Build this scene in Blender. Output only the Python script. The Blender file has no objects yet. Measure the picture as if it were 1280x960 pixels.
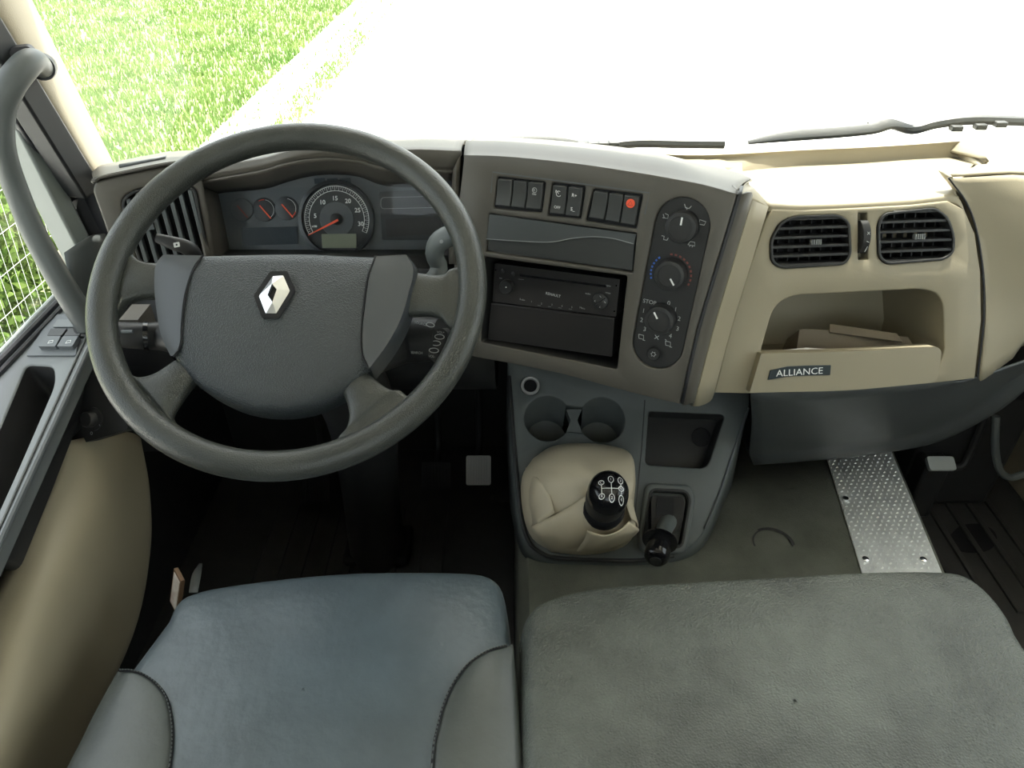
import bpy, bmesh, math, random
from mathutils import Vector, Matrix
random.seed(7)
V = Vector
R = math.radians
# ------------------------------------------------------------------ camera, sky, sun, exposure
F = 914.0                      # focal length in pixels of the 1280 x 960 frame
PITCH = R(36)
CP = V((0, 0, 1.38))
scn = bpy.context.scene
col = scn.collection
cam = bpy.data.cameras.new('camera')
cam.sensor_width = 36
cam.lens = 36 * F / 1280
cam.clip_start = 0.02
cam.clip_end = 300
camo = bpy.data.objects.new('camera', cam)
camo.location = CP
camo.rotation_euler = (math.pi / 2 - PITCH, 0, 0)
col.objects.link(camo)
scn.camera = camo
scn.view_settings.view_transform = 'Standard'
scn.view_settings.look = 'None'
scn.view_settings.gamma = 1
scn.view_settings.use_curve_mapping = False
scn.view_settings.exposure = 2.05
SUN_EL, SUN_AZ = R(68), R(14)          # azimuth from straight ahead (+Y) to the right
w = bpy.data.worlds.new('sky')
scn.world = w
w.use_nodes = True
nt = w.node_tree
sky = nt.nodes.new('ShaderNodeTexSky')
sky.sky_type = 'NISHITA'
sky.sun_disc = False
sky.sun_elevation = SUN_EL
sky.sun_rotation = SUN_AZ
sky.air_density = 1.0
sky.dust_density = 3.0
sky.ozone_density = 1.0
bgn = nt.nodes['Background']
bgn.inputs['Strength'].default_value = 0.22
hs = nt.nodes.new('ShaderNodeHueSaturation')
hs.inputs['Saturation'].default_value = .38
nt.links.new(sky.outputs[0], hs.inputs['Color'])
tn = nt.nodes.new('ShaderNodeMix'); tn.data_type = 'RGBA'; tn.blend_type = 'MULTIPLY'; tn.inputs[0].default_value = 1
tn.inputs[7].default_value = (1.0, .99, .92, 1)
nt.links.new(hs.outputs[0], tn.inputs[6])
nt.links.new(tn.outputs[2], bgn.inputs[0])
sl = bpy.data.lights.new('sun', 'SUN')
sl.energy = 4.0
sl.angle = R(0.6)
sl.color = (1.0, 0.95, 0.86)
so = bpy.data.objects.new('sun', sl)
d = V((math.sin(SUN_AZ) * math.cos(SUN_EL), math.cos(SUN_AZ) * math.cos(SUN_EL), math.sin(SUN_EL)))
so.rotation_euler = d.to_track_quat('Z', 'Y').to_euler()
so.location = (0, 6, 8)
col.objects.link(so)

# ------------------------------------------------------------------ pixel geometry helpers
FW = V((0, math.cos(PITCH), -math.sin(PITCH)))
UP = V((0, math.sin(PITCH), math.cos(PITCH)))
def ray(x, y): return FW + V((1, 0, 0)) * ((x - 640) / F) - UP * ((y - 480) / F)
def pD(x, y, d): return CP + ray(x, y) * d
def pX(x, y, v): r = ray(x, y); return CP + r * (v / r.x)
def pY(x, y, v): r = ray(x, y); return CP + r * (v / r.y)
def pZ(x, y, v): r = ray(x, y); return CP + r * ((v - CP.z) / r.z)
class Pl:
    """a plane with axes u (right), v (up), n (towards the viewer)"""
    def __init__(s, p0, u, v):
        s.p0 = V(p0); s.u = V(u).normalized(); v = V(v)
        s.v = (v - s.u * v.dot(s.u)).normalized(); s.n = s.u.cross(s.v)
    def at(s, x, y, h=0):
        r = ray(x, y); q = s.p0 + s.n * h
        return CP + r * ((q - CP).dot(s.n) / r.dot(s.n))
    def l(s, x, y, h=0):
        p = s.at(x, y, h) - s.p0
        return (p.dot(s.u), p.dot(s.v))
    def ls(s, pts, h=0): return [s.l(x, y, h) for x, y in pts]
    def l3(s, p):
        p = V(p) - s.p0
        return (p.dot(s.u), p.dot(s.v))
    def w(s, a, b, h=0): return s.p0 + s.u * a + s.v * b + s.n * h
    def sc(s, x, y): return (s.at(x, y) - CP).dot(FW) / F      # metres per pixel
def turned(psi, tau, p0):
    psi, tau = R(psi), R(tau)
    return Pl(p0, (math.cos(psi), -math.sin(psi), 0), (math.sin(psi) * math.sin(tau), math.cos(psi) * math.sin(tau), math.cos(tau)))

def rnd(pts, r, n=5):
    """round the corners of a polygon; r a number or one per corner"""
    out = []; m = len(pts)
    for i in range(m):
        p = V(pts[i]).to_2d(); a = V(pts[i - 1]).to_2d(); b = V(pts[(i + 1) % m]).to_2d()
        rr = r[i] if isinstance(r, (list, tuple)) else r
        da = (a - p); db = (b - p)
        k = min(rr, da.length * .49, db.length * .49)
        if k <= 1e-6: out.append((p.x, p.y)); continue
        A = p + da.normalized() * k; B = p + db.normalized() * k
        for j in range(n + 1):
            t = j / n
            q = A * (1 - t) ** 2 + p * 2 * t * (1 - t) + B * t * t
            out.append((q.x, q.y))
    return out
def circ(c, r, n=32, ry=None):
    ry = ry or r
    return [(c[0] + r * math.cos(2 * math.pi * i / n), c[1] + ry * math.sin(2 * math.pi * i / n)) for i in range(n)]
def shrink(loop, k):
    cx = sum(p[0] for p in loop) / len(loop); cy = sum(p[1] for p in loop) / len(loop)
    return [(cx + (p[0] - cx) * k, cy + (p[1] - cy) * k) for p in loop]
def inset(loop, dd):
    """move every vertex inward by dd (convex-ish loops)"""
    n = len(loop); out = []
    area = sum(loop[i - 1][0] * loop[i][1] - loop[i][0] * loop[i - 1][1] for i in range(n))
    sg = 1 if area > 0 else -1
    for i in range(n):
        a = V(loop[i - 1]).to_2d(); p = V(loop[i]).to_2d(); b = V(loop[(i + 1) % n]).to_2d()
        t = (b - a)
        if t.length < 1e-9: out.append((p.x, p.y)); continue
        t.normalize()
        nn = V((-t.y, t.x)) * sg
        q = p + nn * dd
        out.append((q.x, q.y))
    return out
def cr(p, n):
    """catmull-rom through a list of vectors, n steps per span"""
    if n <= 1 or len(p) < 3: 
        if n <= 1: return list(p)
    out = []; m = len(p)
    for i in range(m - 1):
        p0 = p[i - 1] if i > 0 else p[0] * 2 - p[1]
        p1, p2 = p[i], p[i + 1]
        p3 = p[i + 2] if i + 2 < m else p[m - 1] * 2 - p[m - 2]
        for j in range(n):
            t = j / n
            out.append(.5 * ((2 * p1) + (p2 - p0) * t + (2 * p0 - 5 * p1 + 4 * p2 - p3) * t * t + (3 * p1 - p0 - 3 * p2 + p3) * t ** 3))
    out.append(p[-1])
    return out
def cr2(p, n): return [(q.x, q.y) for q in cr([V((a[0], a[1], 0)) for a in p], n)]

# ------------------------------------------------------------------ object helpers
def tag(o, label=None, cat=None, group=None, kind=None):
    if label: o['label'] = label
    if cat: o['category'] = cat
    if group: o['group'] = group
    if kind: o['kind'] = kind
    return o
def thing(name, label, cat, loc, group=None, kind=None):
    o = bpy.data.objects.new(name, None)
    o.empty_display_size = .03
    o.location = loc
    col.objects.link(o)
    o['wloc'] = list(loc)
    return tag(o, label, cat, group, kind)
def wl(o):
    return V(o['wloc']) if o else V((0, 0, 0))
def obj(name, vs, fs, mat, parent=None, smooth=True, bevel=0, seg=2, solid=0, angle=35, label=None, kind=None):
    vs = [V(v) for v in vs]
    lo = V([min(v[i] for v in vs) for i in range(3)]); hi = V([max(v[i] for v in vs) for i in range(3)])
    c = (lo + hi) / 2
    me = bpy.data.meshes.new(name)
    me.from_pydata([tuple(v - c) for v in vs], [], fs)
    bm = bmesh.new(); bm.from_mesh(me)
    bmesh.ops.remove_doubles(bm, verts=bm.verts, dist=1e-6)
    bmesh.ops.recalc_face_normals(bm, faces=bm.faces)
    bm.to_mesh(me); bm.free()
    me.materials.append(M[mat] if isinstance(mat, str) else mat)
    if smooth:
        me.shade_smooth()
        me.set_sharp_from_angle(angle=R(angle))
    o = bpy.data.objects.new(name, me)
    col.objects.link(o)
    o.location = c - wl(parent)
    o['wloc'] = list(c)
    if parent: o.parent = parent
    if solid:
        m = o.modifiers.new('thick', 'SOLIDIFY'); m.thickness = abs(solid); m.offset = -1 if solid > 0 else 1
    if bevel:
        m = o.modifiers.new('bevel', 'BEVEL'); m.width = bevel; m.segments = seg; m.limit_method = 'ANGLE'; m.angle_limit = R(40)
        m.harden_normals = False
    if label: o['label'] = label
    if kind: o['kind'] = kind
    return o
def fill2d(loops):
    """triangulate outer loop with holes -> verts2d, faces, index ranges of the loops"""
    bm = bmesh.new(); es = []; idx = []
    for lp in loops:
        vv = [bm.verts.new((p[0], p[1], 0)) for p in lp]
        for i in range(len(vv)): es.append(bm.edges.new((vv[i - 1], vv[i])))
        idx.append(len(lp))
    bmesh.ops.triangle_fill(bm, edges=es, use_beauty=True, use_dissolve=False)
    bm.verts.index_update()
    vs = [(v.co.x, v.co.y) for v in bm.verts]
    fs = [[v.index for v in f.verts] for f in bm.faces]
    bm.free()
    return vs, fs, idx
def plate(name, pl, outer, holes, h0, h1, mat, parent=None, bevel=0.0015, back=True, **kw):
    """flat piece with openings; pieces with openings get a chamfer ring of their own"""
    loops = [outer] + list(holes)
    cham = bevel if holes and bevel else 0
    fl_ = [inset(lp, cham if i == 0 else -cham) for i, lp in enumerate(loops)] if cham else loops
    v2, f2, idx = fill2d(fl_)
    n = len(v2)
    flat = [p for lp in loops for p in lp]
    vs = [pl.w(a, b, h1) for a, b in v2]
    fs = [list(f) for f in f2]
    lay = [[i for i in range(n)]]
    if cham:
        c3 = [p for i, lp in enumerate(loops) for p in inset(lp, (cham if i == 0 else -cham) * .3)]
        vs += [pl.w(a, b, h1 - cham * .3) for a, b in c3]; lay.append([n + i for i in range(n)])
        vs += [pl.w(a, b, h1 - cham) for a, b in flat]; lay.append([2 * n + i for i in range(n)])
    m = len(vs)
    vs += [pl.w(a, b, h0) for a, b in flat]; lay.append([m + i for i in range(n)])
    if back: fs += [[i + m for i in f][::-1] for f in f2]
    for A_, B_ in zip(lay, lay[1:]):
        k = 0
        for c in idx:
            for i in range(c):
                a, b = k + i, k + (i + 1) % c
                fs.append([A_[a], A_[b], B_[b], B_[a]])
            k += c
    if cham: kw.setdefault('angle', 50)
    return obj(name, vs, fs, mat, parent, bevel=0 if cham else bevel, **kw)
def pocket(name, pl, loop, h1, h0, mat, parent=None, k=.97, dv=0, du=0, **kw):
    """open box hanging in a hole: walls and bottom"""
    n = len(loop); bt = [(a + du, b + dv) for a, b in shrink(loop, k)]
    vs = [pl.w(a, b, h1) for a, b in loop] + [pl.w(a, b, h0) for a, b in bt]
    fs = [[i, (i + 1) % n, (i + 1) % n + n, i + n] for i in range(n)]
    v2, f2, _ = fill2d([bt])
    m = len(vs); vs += [pl.w(a, b, h0) for a, b in v2]
    fs += [[i + m for i in f] for f in f2]
    return obj(name, vs, fs, mat, parent, **kw)
def loft(name, rows, mat, parent=None, nu=4, nv=4, solid=0.004, closed=False, **kw):
    rows = [cr([V(p) for p in r], nu) for r in rows]
    cols = [cr([r[i] for r in rows], nv) for i in range(len(rows[0]))]
    m = len(cols[0]); n = len(cols)
    vs = [cols[i][j] for j in range(m) for i in range(n)]
    fs = []
    for j in range(m - 1):
        for i in range(n - 1):
            fs.append([j * n + i, j * n + i + 1, (j + 1) * n + i + 1, (j + 1) * n + i])
        if closed: fs.append([j * n + n - 1, j * n, (j + 1) * n, (j + 1) * n + n - 1])
    kw.setdefault('angle', 50)
    return obj(name, vs, fs, mat, parent, solid=solid, **kw)
def tube(name, pts, rad, mat, parent=None, n=12, sm=1, cap=True, squash=1.0, add=None, **kw):
    pts = [V(p) for p in pts]
    if not isinstance(rad, (list, tuple)): rad = [rad] * len(pts)
    P = cr([V((p.x, p.y, p.z, r)) for p, r in zip(pts, rad)], sm) if sm > 1 else [V((p.x, p.y, p.z, r)) for p, r in zip(pts, rad)]
    rr = [p[3] for p in P]; P = [V(p[:3]) for p in P]
    vs, fs = ([], []) if add is None else add
    base = len(vs)
    t0 = (P[1] - P[0]).normalized()
    a = t0.orthogonal().normalized()
    for i, p in enumerate(P):
        t = (P[min(i + 1, len(P) - 1)] - P[max(i - 1, 0)]).normalized()
        a = (a - t * a.dot(t)).normalized(); b = t.cross(a)
        for k in range(n):
            an = 2 * math.pi * k / n
            vs.append(p + a * math.cos(an) * rr[i] + b * math.sin(an) * rr[i] * squash)
    for i in range(len(P) - 1):
        for k in range(n):
            fs.append([base + i * n + k, base + i * n + (k + 1) % n, base + (i + 1) * n + (k + 1) % n, base + (i + 1) * n + k])
    if cap:
        fs.append([base + k for k in range(n)][::-1]); fs.append([base + (len(P) - 1) * n + k for k in range(n)])
    if add is not None: return
    return obj(name, vs, fs, mat, parent, **kw)
def lathe(name, pl, c, prof, mat, parent=None, n=32, ry=1.0, **kw):
    vs = []; fs = []
    for r, h in prof:
        for i in range(n):
            a = 2 * math.pi * i / n
            vs.append(pl.w(c[0] + r * math.cos(a), c[1] + r * ry * math.sin(a), h))
    for j in range(len(prof) - 1):
        for i in range(n):
            fs.append([j * n + i, j * n + (i + 1) % n, (j + 1) * n + (i + 1) % n, (j + 1) * n + i])
    fs.append([i for i in range(n)]); fs.append([(len(prof) - 1) * n + i for i in range(n)])
    kw.setdefault('angle', 40)
    return obj(name, vs, fs, mat, parent, **kw)
def box(name, lo, hi, mat, parent=None, bevel=.002, **kw):
    lo = V(lo); hi = V(hi)
    vs = [V((x, y, z)) for z in (lo.z, hi.z) for y in (lo.y, hi.y) for x in (lo.x, hi.x)]
    fs = [[0, 2, 3, 1], [4, 5, 7, 6], [0, 1, 5, 4], [2, 6, 7, 3], [0, 4, 6, 2], [1, 3, 7, 5]]
    return obj(name, vs, fs, mat, parent, bevel=bevel, **kw)
def boxes(name, bl, mat, parent=None, **kw):
    vs, fs = [], []
    for lo, hi in bl:
        k = len(vs)
        vs += [V((x, y, z)) for z in (lo[2], hi[2]) for y in (lo[1], hi[1]) for x in (lo[0], hi[0])]
        fs += [[k + i for i in f] for f in ([0, 2, 3, 1], [4, 5, 7, 6], [0, 1, 5, 4], [2, 6, 7, 3], [0, 4, 6, 2], [1, 3, 7, 5])]
    return obj(name, vs, fs, mat, parent, smooth=False, **kw)
def strokes(name, pl, lines, wid, h, mat, parent=None, th=.0003, **kw):
    """flat ribbons printed on a plane; lines in local coordinates"""
    vs, fs = [], []
    for ln in lines:
        ln = [V((p[0], p[1])) for p in ln]
        L, Rr = [], []
        for i, p in enumerate(ln):
            t = (ln[min(i + 1, len(ln) - 1)] - ln[max(i - 1, 0)])
            if t.length < 1e-9: t = V((1, 0))
            t.normalize(); nn = V((-t.y, t.x)) * wid / 2
            L.append(p + nn); Rr.append(p - nn)
        k = len(vs); m = len(ln)
        vs += [pl.w(q.x, q.y, h) for q in L] + [pl.w(q.x, q.y, h) for q in Rr]
        fs += [[k + i, k + i + 1, k + m + i + 1, k + m + i] for i in range(m - 1)]
    return obj(name, vs, fs, mat, parent, smooth=False, solid=0, **kw)
def pls(pl, lines, h=0): return [[pl.l(x, y, h) for x, y in ln] for ln in lines]
def arcl(c, r, a0, a1, n=14, ry=None):
    ry = ry or r
    return [(c[0] + r * math.cos(R(a0 + (a1 - a0) * i / n)), c[1] + ry * math.sin(R(a0 + (a1 - a0) * i / n))) for i in range(n + 1)]
def text(name, body, pl, c, size, h, mat, parent=None, sx=1.0, bold=0.0, rot=0.0, **kw):
    cu = bpy.data.curves.new(name, 'FONT'); cu.body = body; cu.size = size
    cu.align_x = 'CENTER'; cu.align_y = 'CENTER'; cu.resolution_u = 3; cu.offset = bold
    to = bpy.data.objects.new(name, cu); col.objects.link(to)
    bpy.context.view_layer.update()
    me = to.to_mesh()
    cs, sn = math.cos(rot), math.sin(rot)
    vs = [pl.w(c[0] + v.co.x * sx * cs - v.co.y * sn, c[1] + v.co.x * sx * sn + v.co.y * cs, h) for v in me.vertices]
    fs = [list(p.vertices) for p in me.polygons]
    to.to_mesh_clear()
    bpy.data.objects.remove(to); bpy.data.curves.remove(cu)
    return obj(name, vs, fs, mat, parent, smooth=False, **kw)
def joined(name, parts, mat, parent, **kw):
    """join several temporary objects into one mesh object"""
    vs, fs = [], []
    for p in parts:
        k = len(vs); c = V(p['wloc'])
        vs += [v.co + c for v in p.data.vertices]
        fs += [[i + k for i in f.vertices] for f in p.data.polygons]
        me = p.data; bpy.data.objects.remove(p); bpy.data.meshes.remove(me)
    return obj(name, vs, fs, mat, parent, smooth=False, **kw)

# ------------------------------------------------------------------ materials
M = {}
def mat(name, c, rough=.5, bump=0, bscale=400, bdist=.0006, metal=0, var=0, vscale=6, c2=None, spec=.5, voro=False, coat=0):
    m = bpy.data.materials.new(name); m.use_nodes = True
    n = m.node_tree.nodes; L = m.node_tree.links; b = n['Principled BSDF']
    b.inputs['Base Color'].default_value = (*c, 1)
    b.inputs['Roughness'].default_value = rough
    b.inputs['Metallic'].default_value = metal
    b.inputs['Specular IOR Level'].default_value = spec
    if coat: b.inputs['Coat Weight'].default_value = coat; b.inputs['Coat Roughness'].default_value = .08
    tc = n.new('ShaderNodeTexCoord')
    if var or c2:
        no = n.new('ShaderNodeTexNoise'); no.inputs['Scale'].default_value = vscale; no.inputs['Detail'].default_value = 6
        no.inputs['Roughness'].default_value = .6
        L.new(tc.outputs['Object'], no.inputs['Vector'])
        ra = n.new('ShaderNodeValToRGB')
        ra.color_ramp.elements[0].position = .32; ra.color_ramp.elements[1].position = .68
        k2 = c2 or tuple(x * (1 + var) for x in c); k1 = c if c2 else tuple(x * (1 - var) for x in c)
        ra.color_ramp.elements[0].color = (*k1, 1); ra.color_ramp.elements[1].color = (*k2, 1)
        L.new(no.outputs['Fac'], ra.inputs['Fac']); L.new(ra.outputs['Color'], b.inputs['Base Color'])
    if bump:
        if voro:
            t = n.new('ShaderNodeTexVoronoi'); t.feature = 'SMOOTH_F1'; t.inputs['Smoothness'].default_value = .4; o = t.outputs['Distance']
        else:
            t = n.new('ShaderNodeTexNoise'); t.inputs['Detail'].default_value = 3; o = t.outputs['Fac']
        t.inputs['Scale'].default_value = bscale
        L.new(tc.outputs['Object'], t.inputs['Vector'])
        bp = n.new('ShaderNodeBump'); bp.inputs['Strength'].default_value = bump; bp.inputs['Distance'].default_value = bdist
        L.new(o, bp.inputs['Height']); L.new(bp.outputs['Normal'], b.inputs['Normal'])
    M[name] = m
    return m
mat('dark_plastic', (.080, .073, .061), .48, .25, 900, .0004, var=.06, vscale=3)
mat('black_plastic', (.024, .024, .024), .45, .2, 800, .0004, spec=.35)
mat('black_gloss', (.010, .010, .011), .14, spec=.45)
mat('brake_black', (.010, .010, .011), .3, spec=.3)
mat('radio_black', (.014, .013, .013), .35)
mat('grey_plastic', (.085, .095, .10), .5, .25, 900, .0004)
mat('console_grey', (.10, .112, .108), .5, .3, 700, .0004, var=.12, vscale=8)
mat('beige_plastic', (.27, .235, .162), .55, .3, 700, .0004, var=.04, vscale=3)
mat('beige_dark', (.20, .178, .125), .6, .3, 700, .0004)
mat('pillar_beige', (.36, .315, .235), .6, .35, 500, .0006)
mat('wheel_leather', (.036, .039, .035), .33, .5, 600, .0007, spec=.4, var=.12, vscale=9, voro=True)
mat('pad_leather', (.028, .033, .035), .38, .9, 620, .0011, spec=.4, voro=True)
mat('pad_smooth', (.042, .048, .054), .32)
mat('seat_leather', (.066, .086, .098), .38, .6, 70, .0018, var=.22, vscale=6)
mat('bolster_leather', (.058, .066, .062), .40, .4, 140, .001, var=.16, vscale=10)
mat('bench_vinyl', (.048, .052, .045), .40, .9, 380, .0013, c2=(.105, .115, .100), vscale=7, voro=True, spec=.35)
mat('boot_leather', (.54, .475, .345), .5, .2, 300, .0006)
mat('rubber_mat', (.035, .034, .032), .6, .5, 200, .001, var=.25, vscale=10)
mat('tunnel_mat', (.08, .084, .062), .7, .9, 500, .0015, c2=(.16, .165, .13), vscale=7)
mat('black_rubber', (.012, .012, .013), .6, spec=.2)
mat('frame_light', (.17, .19, .18), .4)
mat('switch_dark', (.040, .042, .041), .42)
mat('lid_grey', (.058, .064, .066), .45, .2, 900, .0003)
mat('frame_dark', (.018, .019, .020), .45, spec=.3)
mat('lower_grey', (.05, .055, .055), .5, .25, 500, .0004, var=.15, vscale=6)
mat('seal_black', (.02, .02, .024), .5)
mat('chrome', (.75, .76, .78), .18, metal=1)
mat('socket_ring', (.62, .62, .6), .35, metal=.5)
mat('silver', (.72, .73, .74), .28, metal=1)
mat('tread_metal', (.84, .85, .82), .42, metal=.72, var=.12, vscale=20)
mat('white_print', (.75, .76, .74), .6)
mat('grey_print', (.42, .43, .42), .6)
mat('dim_print', (.22, .23, .23), .6)
mat('red_print', (.75, .06, .03), .5)
mat('dim_red_print', (.22, .05, .04), .5)
mat('blue_print', (.04, .13, .5), .5)
mat('needle_red', (.85, .10, .04), .4)
mat('lcd', (.20, .215, .16), .3)
mat('lcd_dark', (.035, .045, .055), .18)
mat('dial_black', (.022, .024, .027), .35)
mat('cluster_grey', (.075, .083, .09), .35)
mat('badge_dark', (.02, .03, .035), .35)
mat('card', (.15, .12, .08), .7, .3, 200)
mat('paper', (.72, .70, .66), .7, c2=(.5, .42, .38), vscale=60)
mat('pedal_metal', (.32, .32, .31), .45, metal=.6)
mat('headliner', (.62, .60, .55), .8)
mat('grab_grey', (.078, .086, .086), .42, .3, 600, .0004)
mat('door_grey', (.115, .125, .125), .45, .25, 700, .0004)
mat('frame_metal', (.42, .45, .44), .4)
mat('wiper_black', (.03, .032, .034), .5)
mat('wood', (.13, .075, .04), .6)
mat('concrete', (.62, .61, .58), .8, .2, 60, var=.08, vscale=1.5)
mat('slab', (.60, .58, .55), .85, .2, 80, var=.12, vscale=4)
mat('soil', (.22, .24, .12), .9, .5, 40, var=.3, vscale=4)
mat('grass', (.16, .29, .07), .8, c2=(.36, .46, .16), vscale=1.4, spec=.15)
mat('hedge', (.06, .13, .02), .8, c2=(.2, .27, .07), vscale=5, spec=.15)
mat('wire', (.62, .64, .62), .45, metal=.3)
def glass(name, tint, refl=.06):
    m = bpy.data.materials.new(name); m.use_nodes = True
    n = m.node_tree.nodes; L = m.node_tree.links
    n.remove(n['Principled BSDF'])
    tr = n.new('ShaderNodeBsdfTransparent'); tr.inputs['Color'].default_value = (*tint, 1)
    gl = n.new('ShaderNodeBsdfGlossy'); gl.inputs['Roughness'].default_value = .03
    lw = n.new('ShaderNodeLayerWeight'); pw = n.new('ShaderNodeMath'); pw.operation = 'POWER'; pw.inputs[1].default_value = 4
    fr = n.new('ShaderNodeMath'); fr.operation = 'MULTIPLY_ADD'; fr.inputs[1].default_value = .7; fr.inputs[2].default_value = .02
    L.new(lw.outputs['Facing'], pw.inputs[0]); L.new(pw.outputs[0], fr.inputs[0])
    mx = n.new('ShaderNodeMixShader')
    L.new(fr.outputs[0], mx.inputs[0]); L.new(tr.outputs[0], mx.inputs[1]); L.new(gl.outputs[0], mx.inputs[2])
    L.new(mx.outputs[0], n['Material Output'].inputs['Surface'])
    M[name] = m
glass('window_glass', (.95, .97, .955))
glass('lens_glass', (.93, .95, .96))

# ================================================================== THE CAB SHELL
Lx, Rx = -.79, 1.25
fl = obj('floor', [(x, y, z) for z in (-.05, 0) for y in (-.6, 1.62) for x in (Lx, Rx)],
         [[0, 2, 3, 1], [4, 5, 7, 6], [0, 1, 5, 4], [2, 6, 7, 3], [0, 4, 6, 2], [1, 3, 7, 5]], 'rubber_mat', smooth=False)
tag(fl, kind='structure')
ribs = []
for i in range(9):
    x = -.62 + i * .055
    ribs.append(((x, .95, 0), (x + .014, 1.36, .006)))
boxes('floor_rib', ribs, 'rubber_mat', fl, kind='stuff')
# engine tunnel with its mat
TZ = .33
tun = loft('engine_tunnel', [[V((x + (.14 * (y - .87) if x > .7 else 0), y, z)) for y in (-.55, .3, 1.58)] for x, z in
        ((.005, .0), (.008, .2), (.012, .30), (.03, .327), (.08, TZ), (.4, TZ), (.765, TZ), (.782, .327), (.79, .30), (.794, .2), (.80, 0))],
        'tunnel_mat', fl, 1, 1, .01)
pf = box('passenger_floor', (.60, -.55, 0), (Rx, 1.58, .10), 'rubber_mat', fl)
for i in range(6):
    x = .90 + i * .05
    a = pZ(1, 1, 0)
    box('floor_rib', (x, .95, .098), (x + .012, 1.4, .106), 'rubber_mat', fl, bevel=.001)
TP = Pl((0, 0, TZ + .0005), (1, 0, 0), (0, 1, 0))
c = TP.l(966, 680)
st = strokes('ring_stain', TP, [arcl(c, .036, -10, 190, 24), arcl(c, .039, -5, 120, 20)], .003, .0015, 'rubber_mat', fl)
PFp = Pl((0, 0, .1005), (1, 0, 0), (0, 1, 0))
sl_ = [(1185, 672), (1200, 658), (1222, 655), (1240, 662), (1246, 675), (1236, 688), (1210, 691), (1190, 684)]
plate('oil_stain', PFp, cr2(PFp.ls(sl_ + sl_[:1]), 4)[:-1], [], 0, .001, 'black_rubber', fl, bevel=0)
wf = box('wall_front', (Lx, 1.58, 0), (Rx, 1.64, .79), 'black_plastic', kind='structure')
wb = boxes('wall_back', [((Lx, -.62, 0), (Rx, -.56, 1.0)), ((Lx, -.62, 1.6), (Rx, -.56, 1.95)), ((Lx, -.62, 1.0), (-.45, -.56, 1.6)), ((.9, -.62, 1.0), (Rx, -.56, 1.6))],
           'headliner', kind='structure')
ce = box('ceiling', (Lx - .03, -.62, 1.93), (Rx + .03, 1.36, 1.98), 'headliner', kind='structure')
box('header_rail', (Lx, 1.30, 1.80), (Rx, 1.40, 1.95), 'headliner', ce)
wr = boxes('wall_right', [((Rx, -.62, 0), (Rx + .05, 1.62, .80)), ((Rx, -.62, 1.75), (Rx + .05, 1.36, 1.95)), ((Rx, -.62, .8), (Rx + .05, .15, 1.75)), ((Rx, 1.2, .8), (Rx + .05, 1.36, 1.75))],
           'beige_plastic', kind='structure')
wlft = boxes('wall_left', [((Lx - .05, -.62, 0), (Lx, 1.62, .70)), ((Lx - .05, -.62, 1.75), (Lx, 1.30, 1.95)), ((Lx - .05, -.62, .7), (Lx, .15, 1.75))],
             'black_plastic', kind='structure')
# windows
win1 = thing('window_1', None, None, (0, 1.5, .9), kind='structure')
win1['label'] = 'wide windscreen in front of the dashboard'
del win1['label']
obj('windscreen_pane', [(-1.05, 1.535, .81), (Rx + .1, 1.535, .81), (Rx + .1, 1.40, 1.95), (-1.05, 1.40, 1.95)], [[0, 1, 2, 3]], 'window_glass', win1, smooth=False, solid=.005)
box('lower_seal', (Lx, 1.525, .79), (Rx, 1.55, .825), 'seal_black', win1)
win2 = thing('window_2', None, None, (-.765, .6, .79), kind='structure')
obj('side_pane', [(-.768, .15, .78), (-.768, 1.10, .78), (-.768, 1.16, 1.75), (-.768, .15, 1.75)], [[0, 1, 2, 3]], 'window_glass', win2, smooth=False, solid=.004)
win3 = thing('window_3', None, None, (Rx, .6, .8), kind='structure')
obj('side_pane', [(Rx + .02, .15, .8), (Rx + .02, 1.2, .8), (Rx + .02, 1.2, 1.75), (Rx + .02, .15, 1.75)], [[0, 1, 2, 3]], 'window_glass', win3, smooth=False, solid=.004)
win4 = thing('window_4', None, None, (.2, -.6, 1.0), kind='structure')
obj('rear_pane', [(-.45, -.59, 1.0), (.9, -.59, 1.0), (.9, -.59, 1.6), (-.45, -.59, 1.6)], [[0, 1, 2, 3]], 'window_glass', win4, smooth=False, solid=.004)

# A pillar (left)
def ext(p, q, z):          # extend line p-q to height z
    t = (z - p.z) / (q.z - p.z)
    return p + (q - p) * t
rb, rt_ = pY(143, 206, 1.24), pY(40, 0, 1.20)
lb, lt = pY(117, 228, 1.12), pY(0, 38, 1.09)
mb, mt = pY(131, 217, 1.16), pY(22, 12, 1.13)
tp = thing('trim_1', None, None, lb, kind='structure')
rows = []
for a, b, dx, dy in ((rb, rt_, -.05, .05), (rb, rt_, 0, 0), (mb, mt, .005, -.01), (lb, lt, 0, 0), (lb, lt, -.06, .02)):
    o_ = V((dx, dy, 0))
    rows.append([ext(a, b, z) + o_ for z in (.90, a.z, (a.z + b.z) / 2, b.z, 1.5, 1.93)])
loft('pillar_cover', rows, 'pillar_beige', tp, 4, 4, .004)
# socket recess for the grab handle on the pillar
hs = pY(46, 82, 1.075)
hp = Pl(hs, (mt - lt).normalized() if False else (1, .35, 0), (lt - lb))
sp = rnd(hp.ls([(12, 60), (36, 57), (45, 66), (56, 88), (53, 94), (30, 100), (10, 88)]), .006)
plate('handle_socket', hp, sp, [], -.012, .0015, 'seal_black', tp, bevel=.001)
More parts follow.
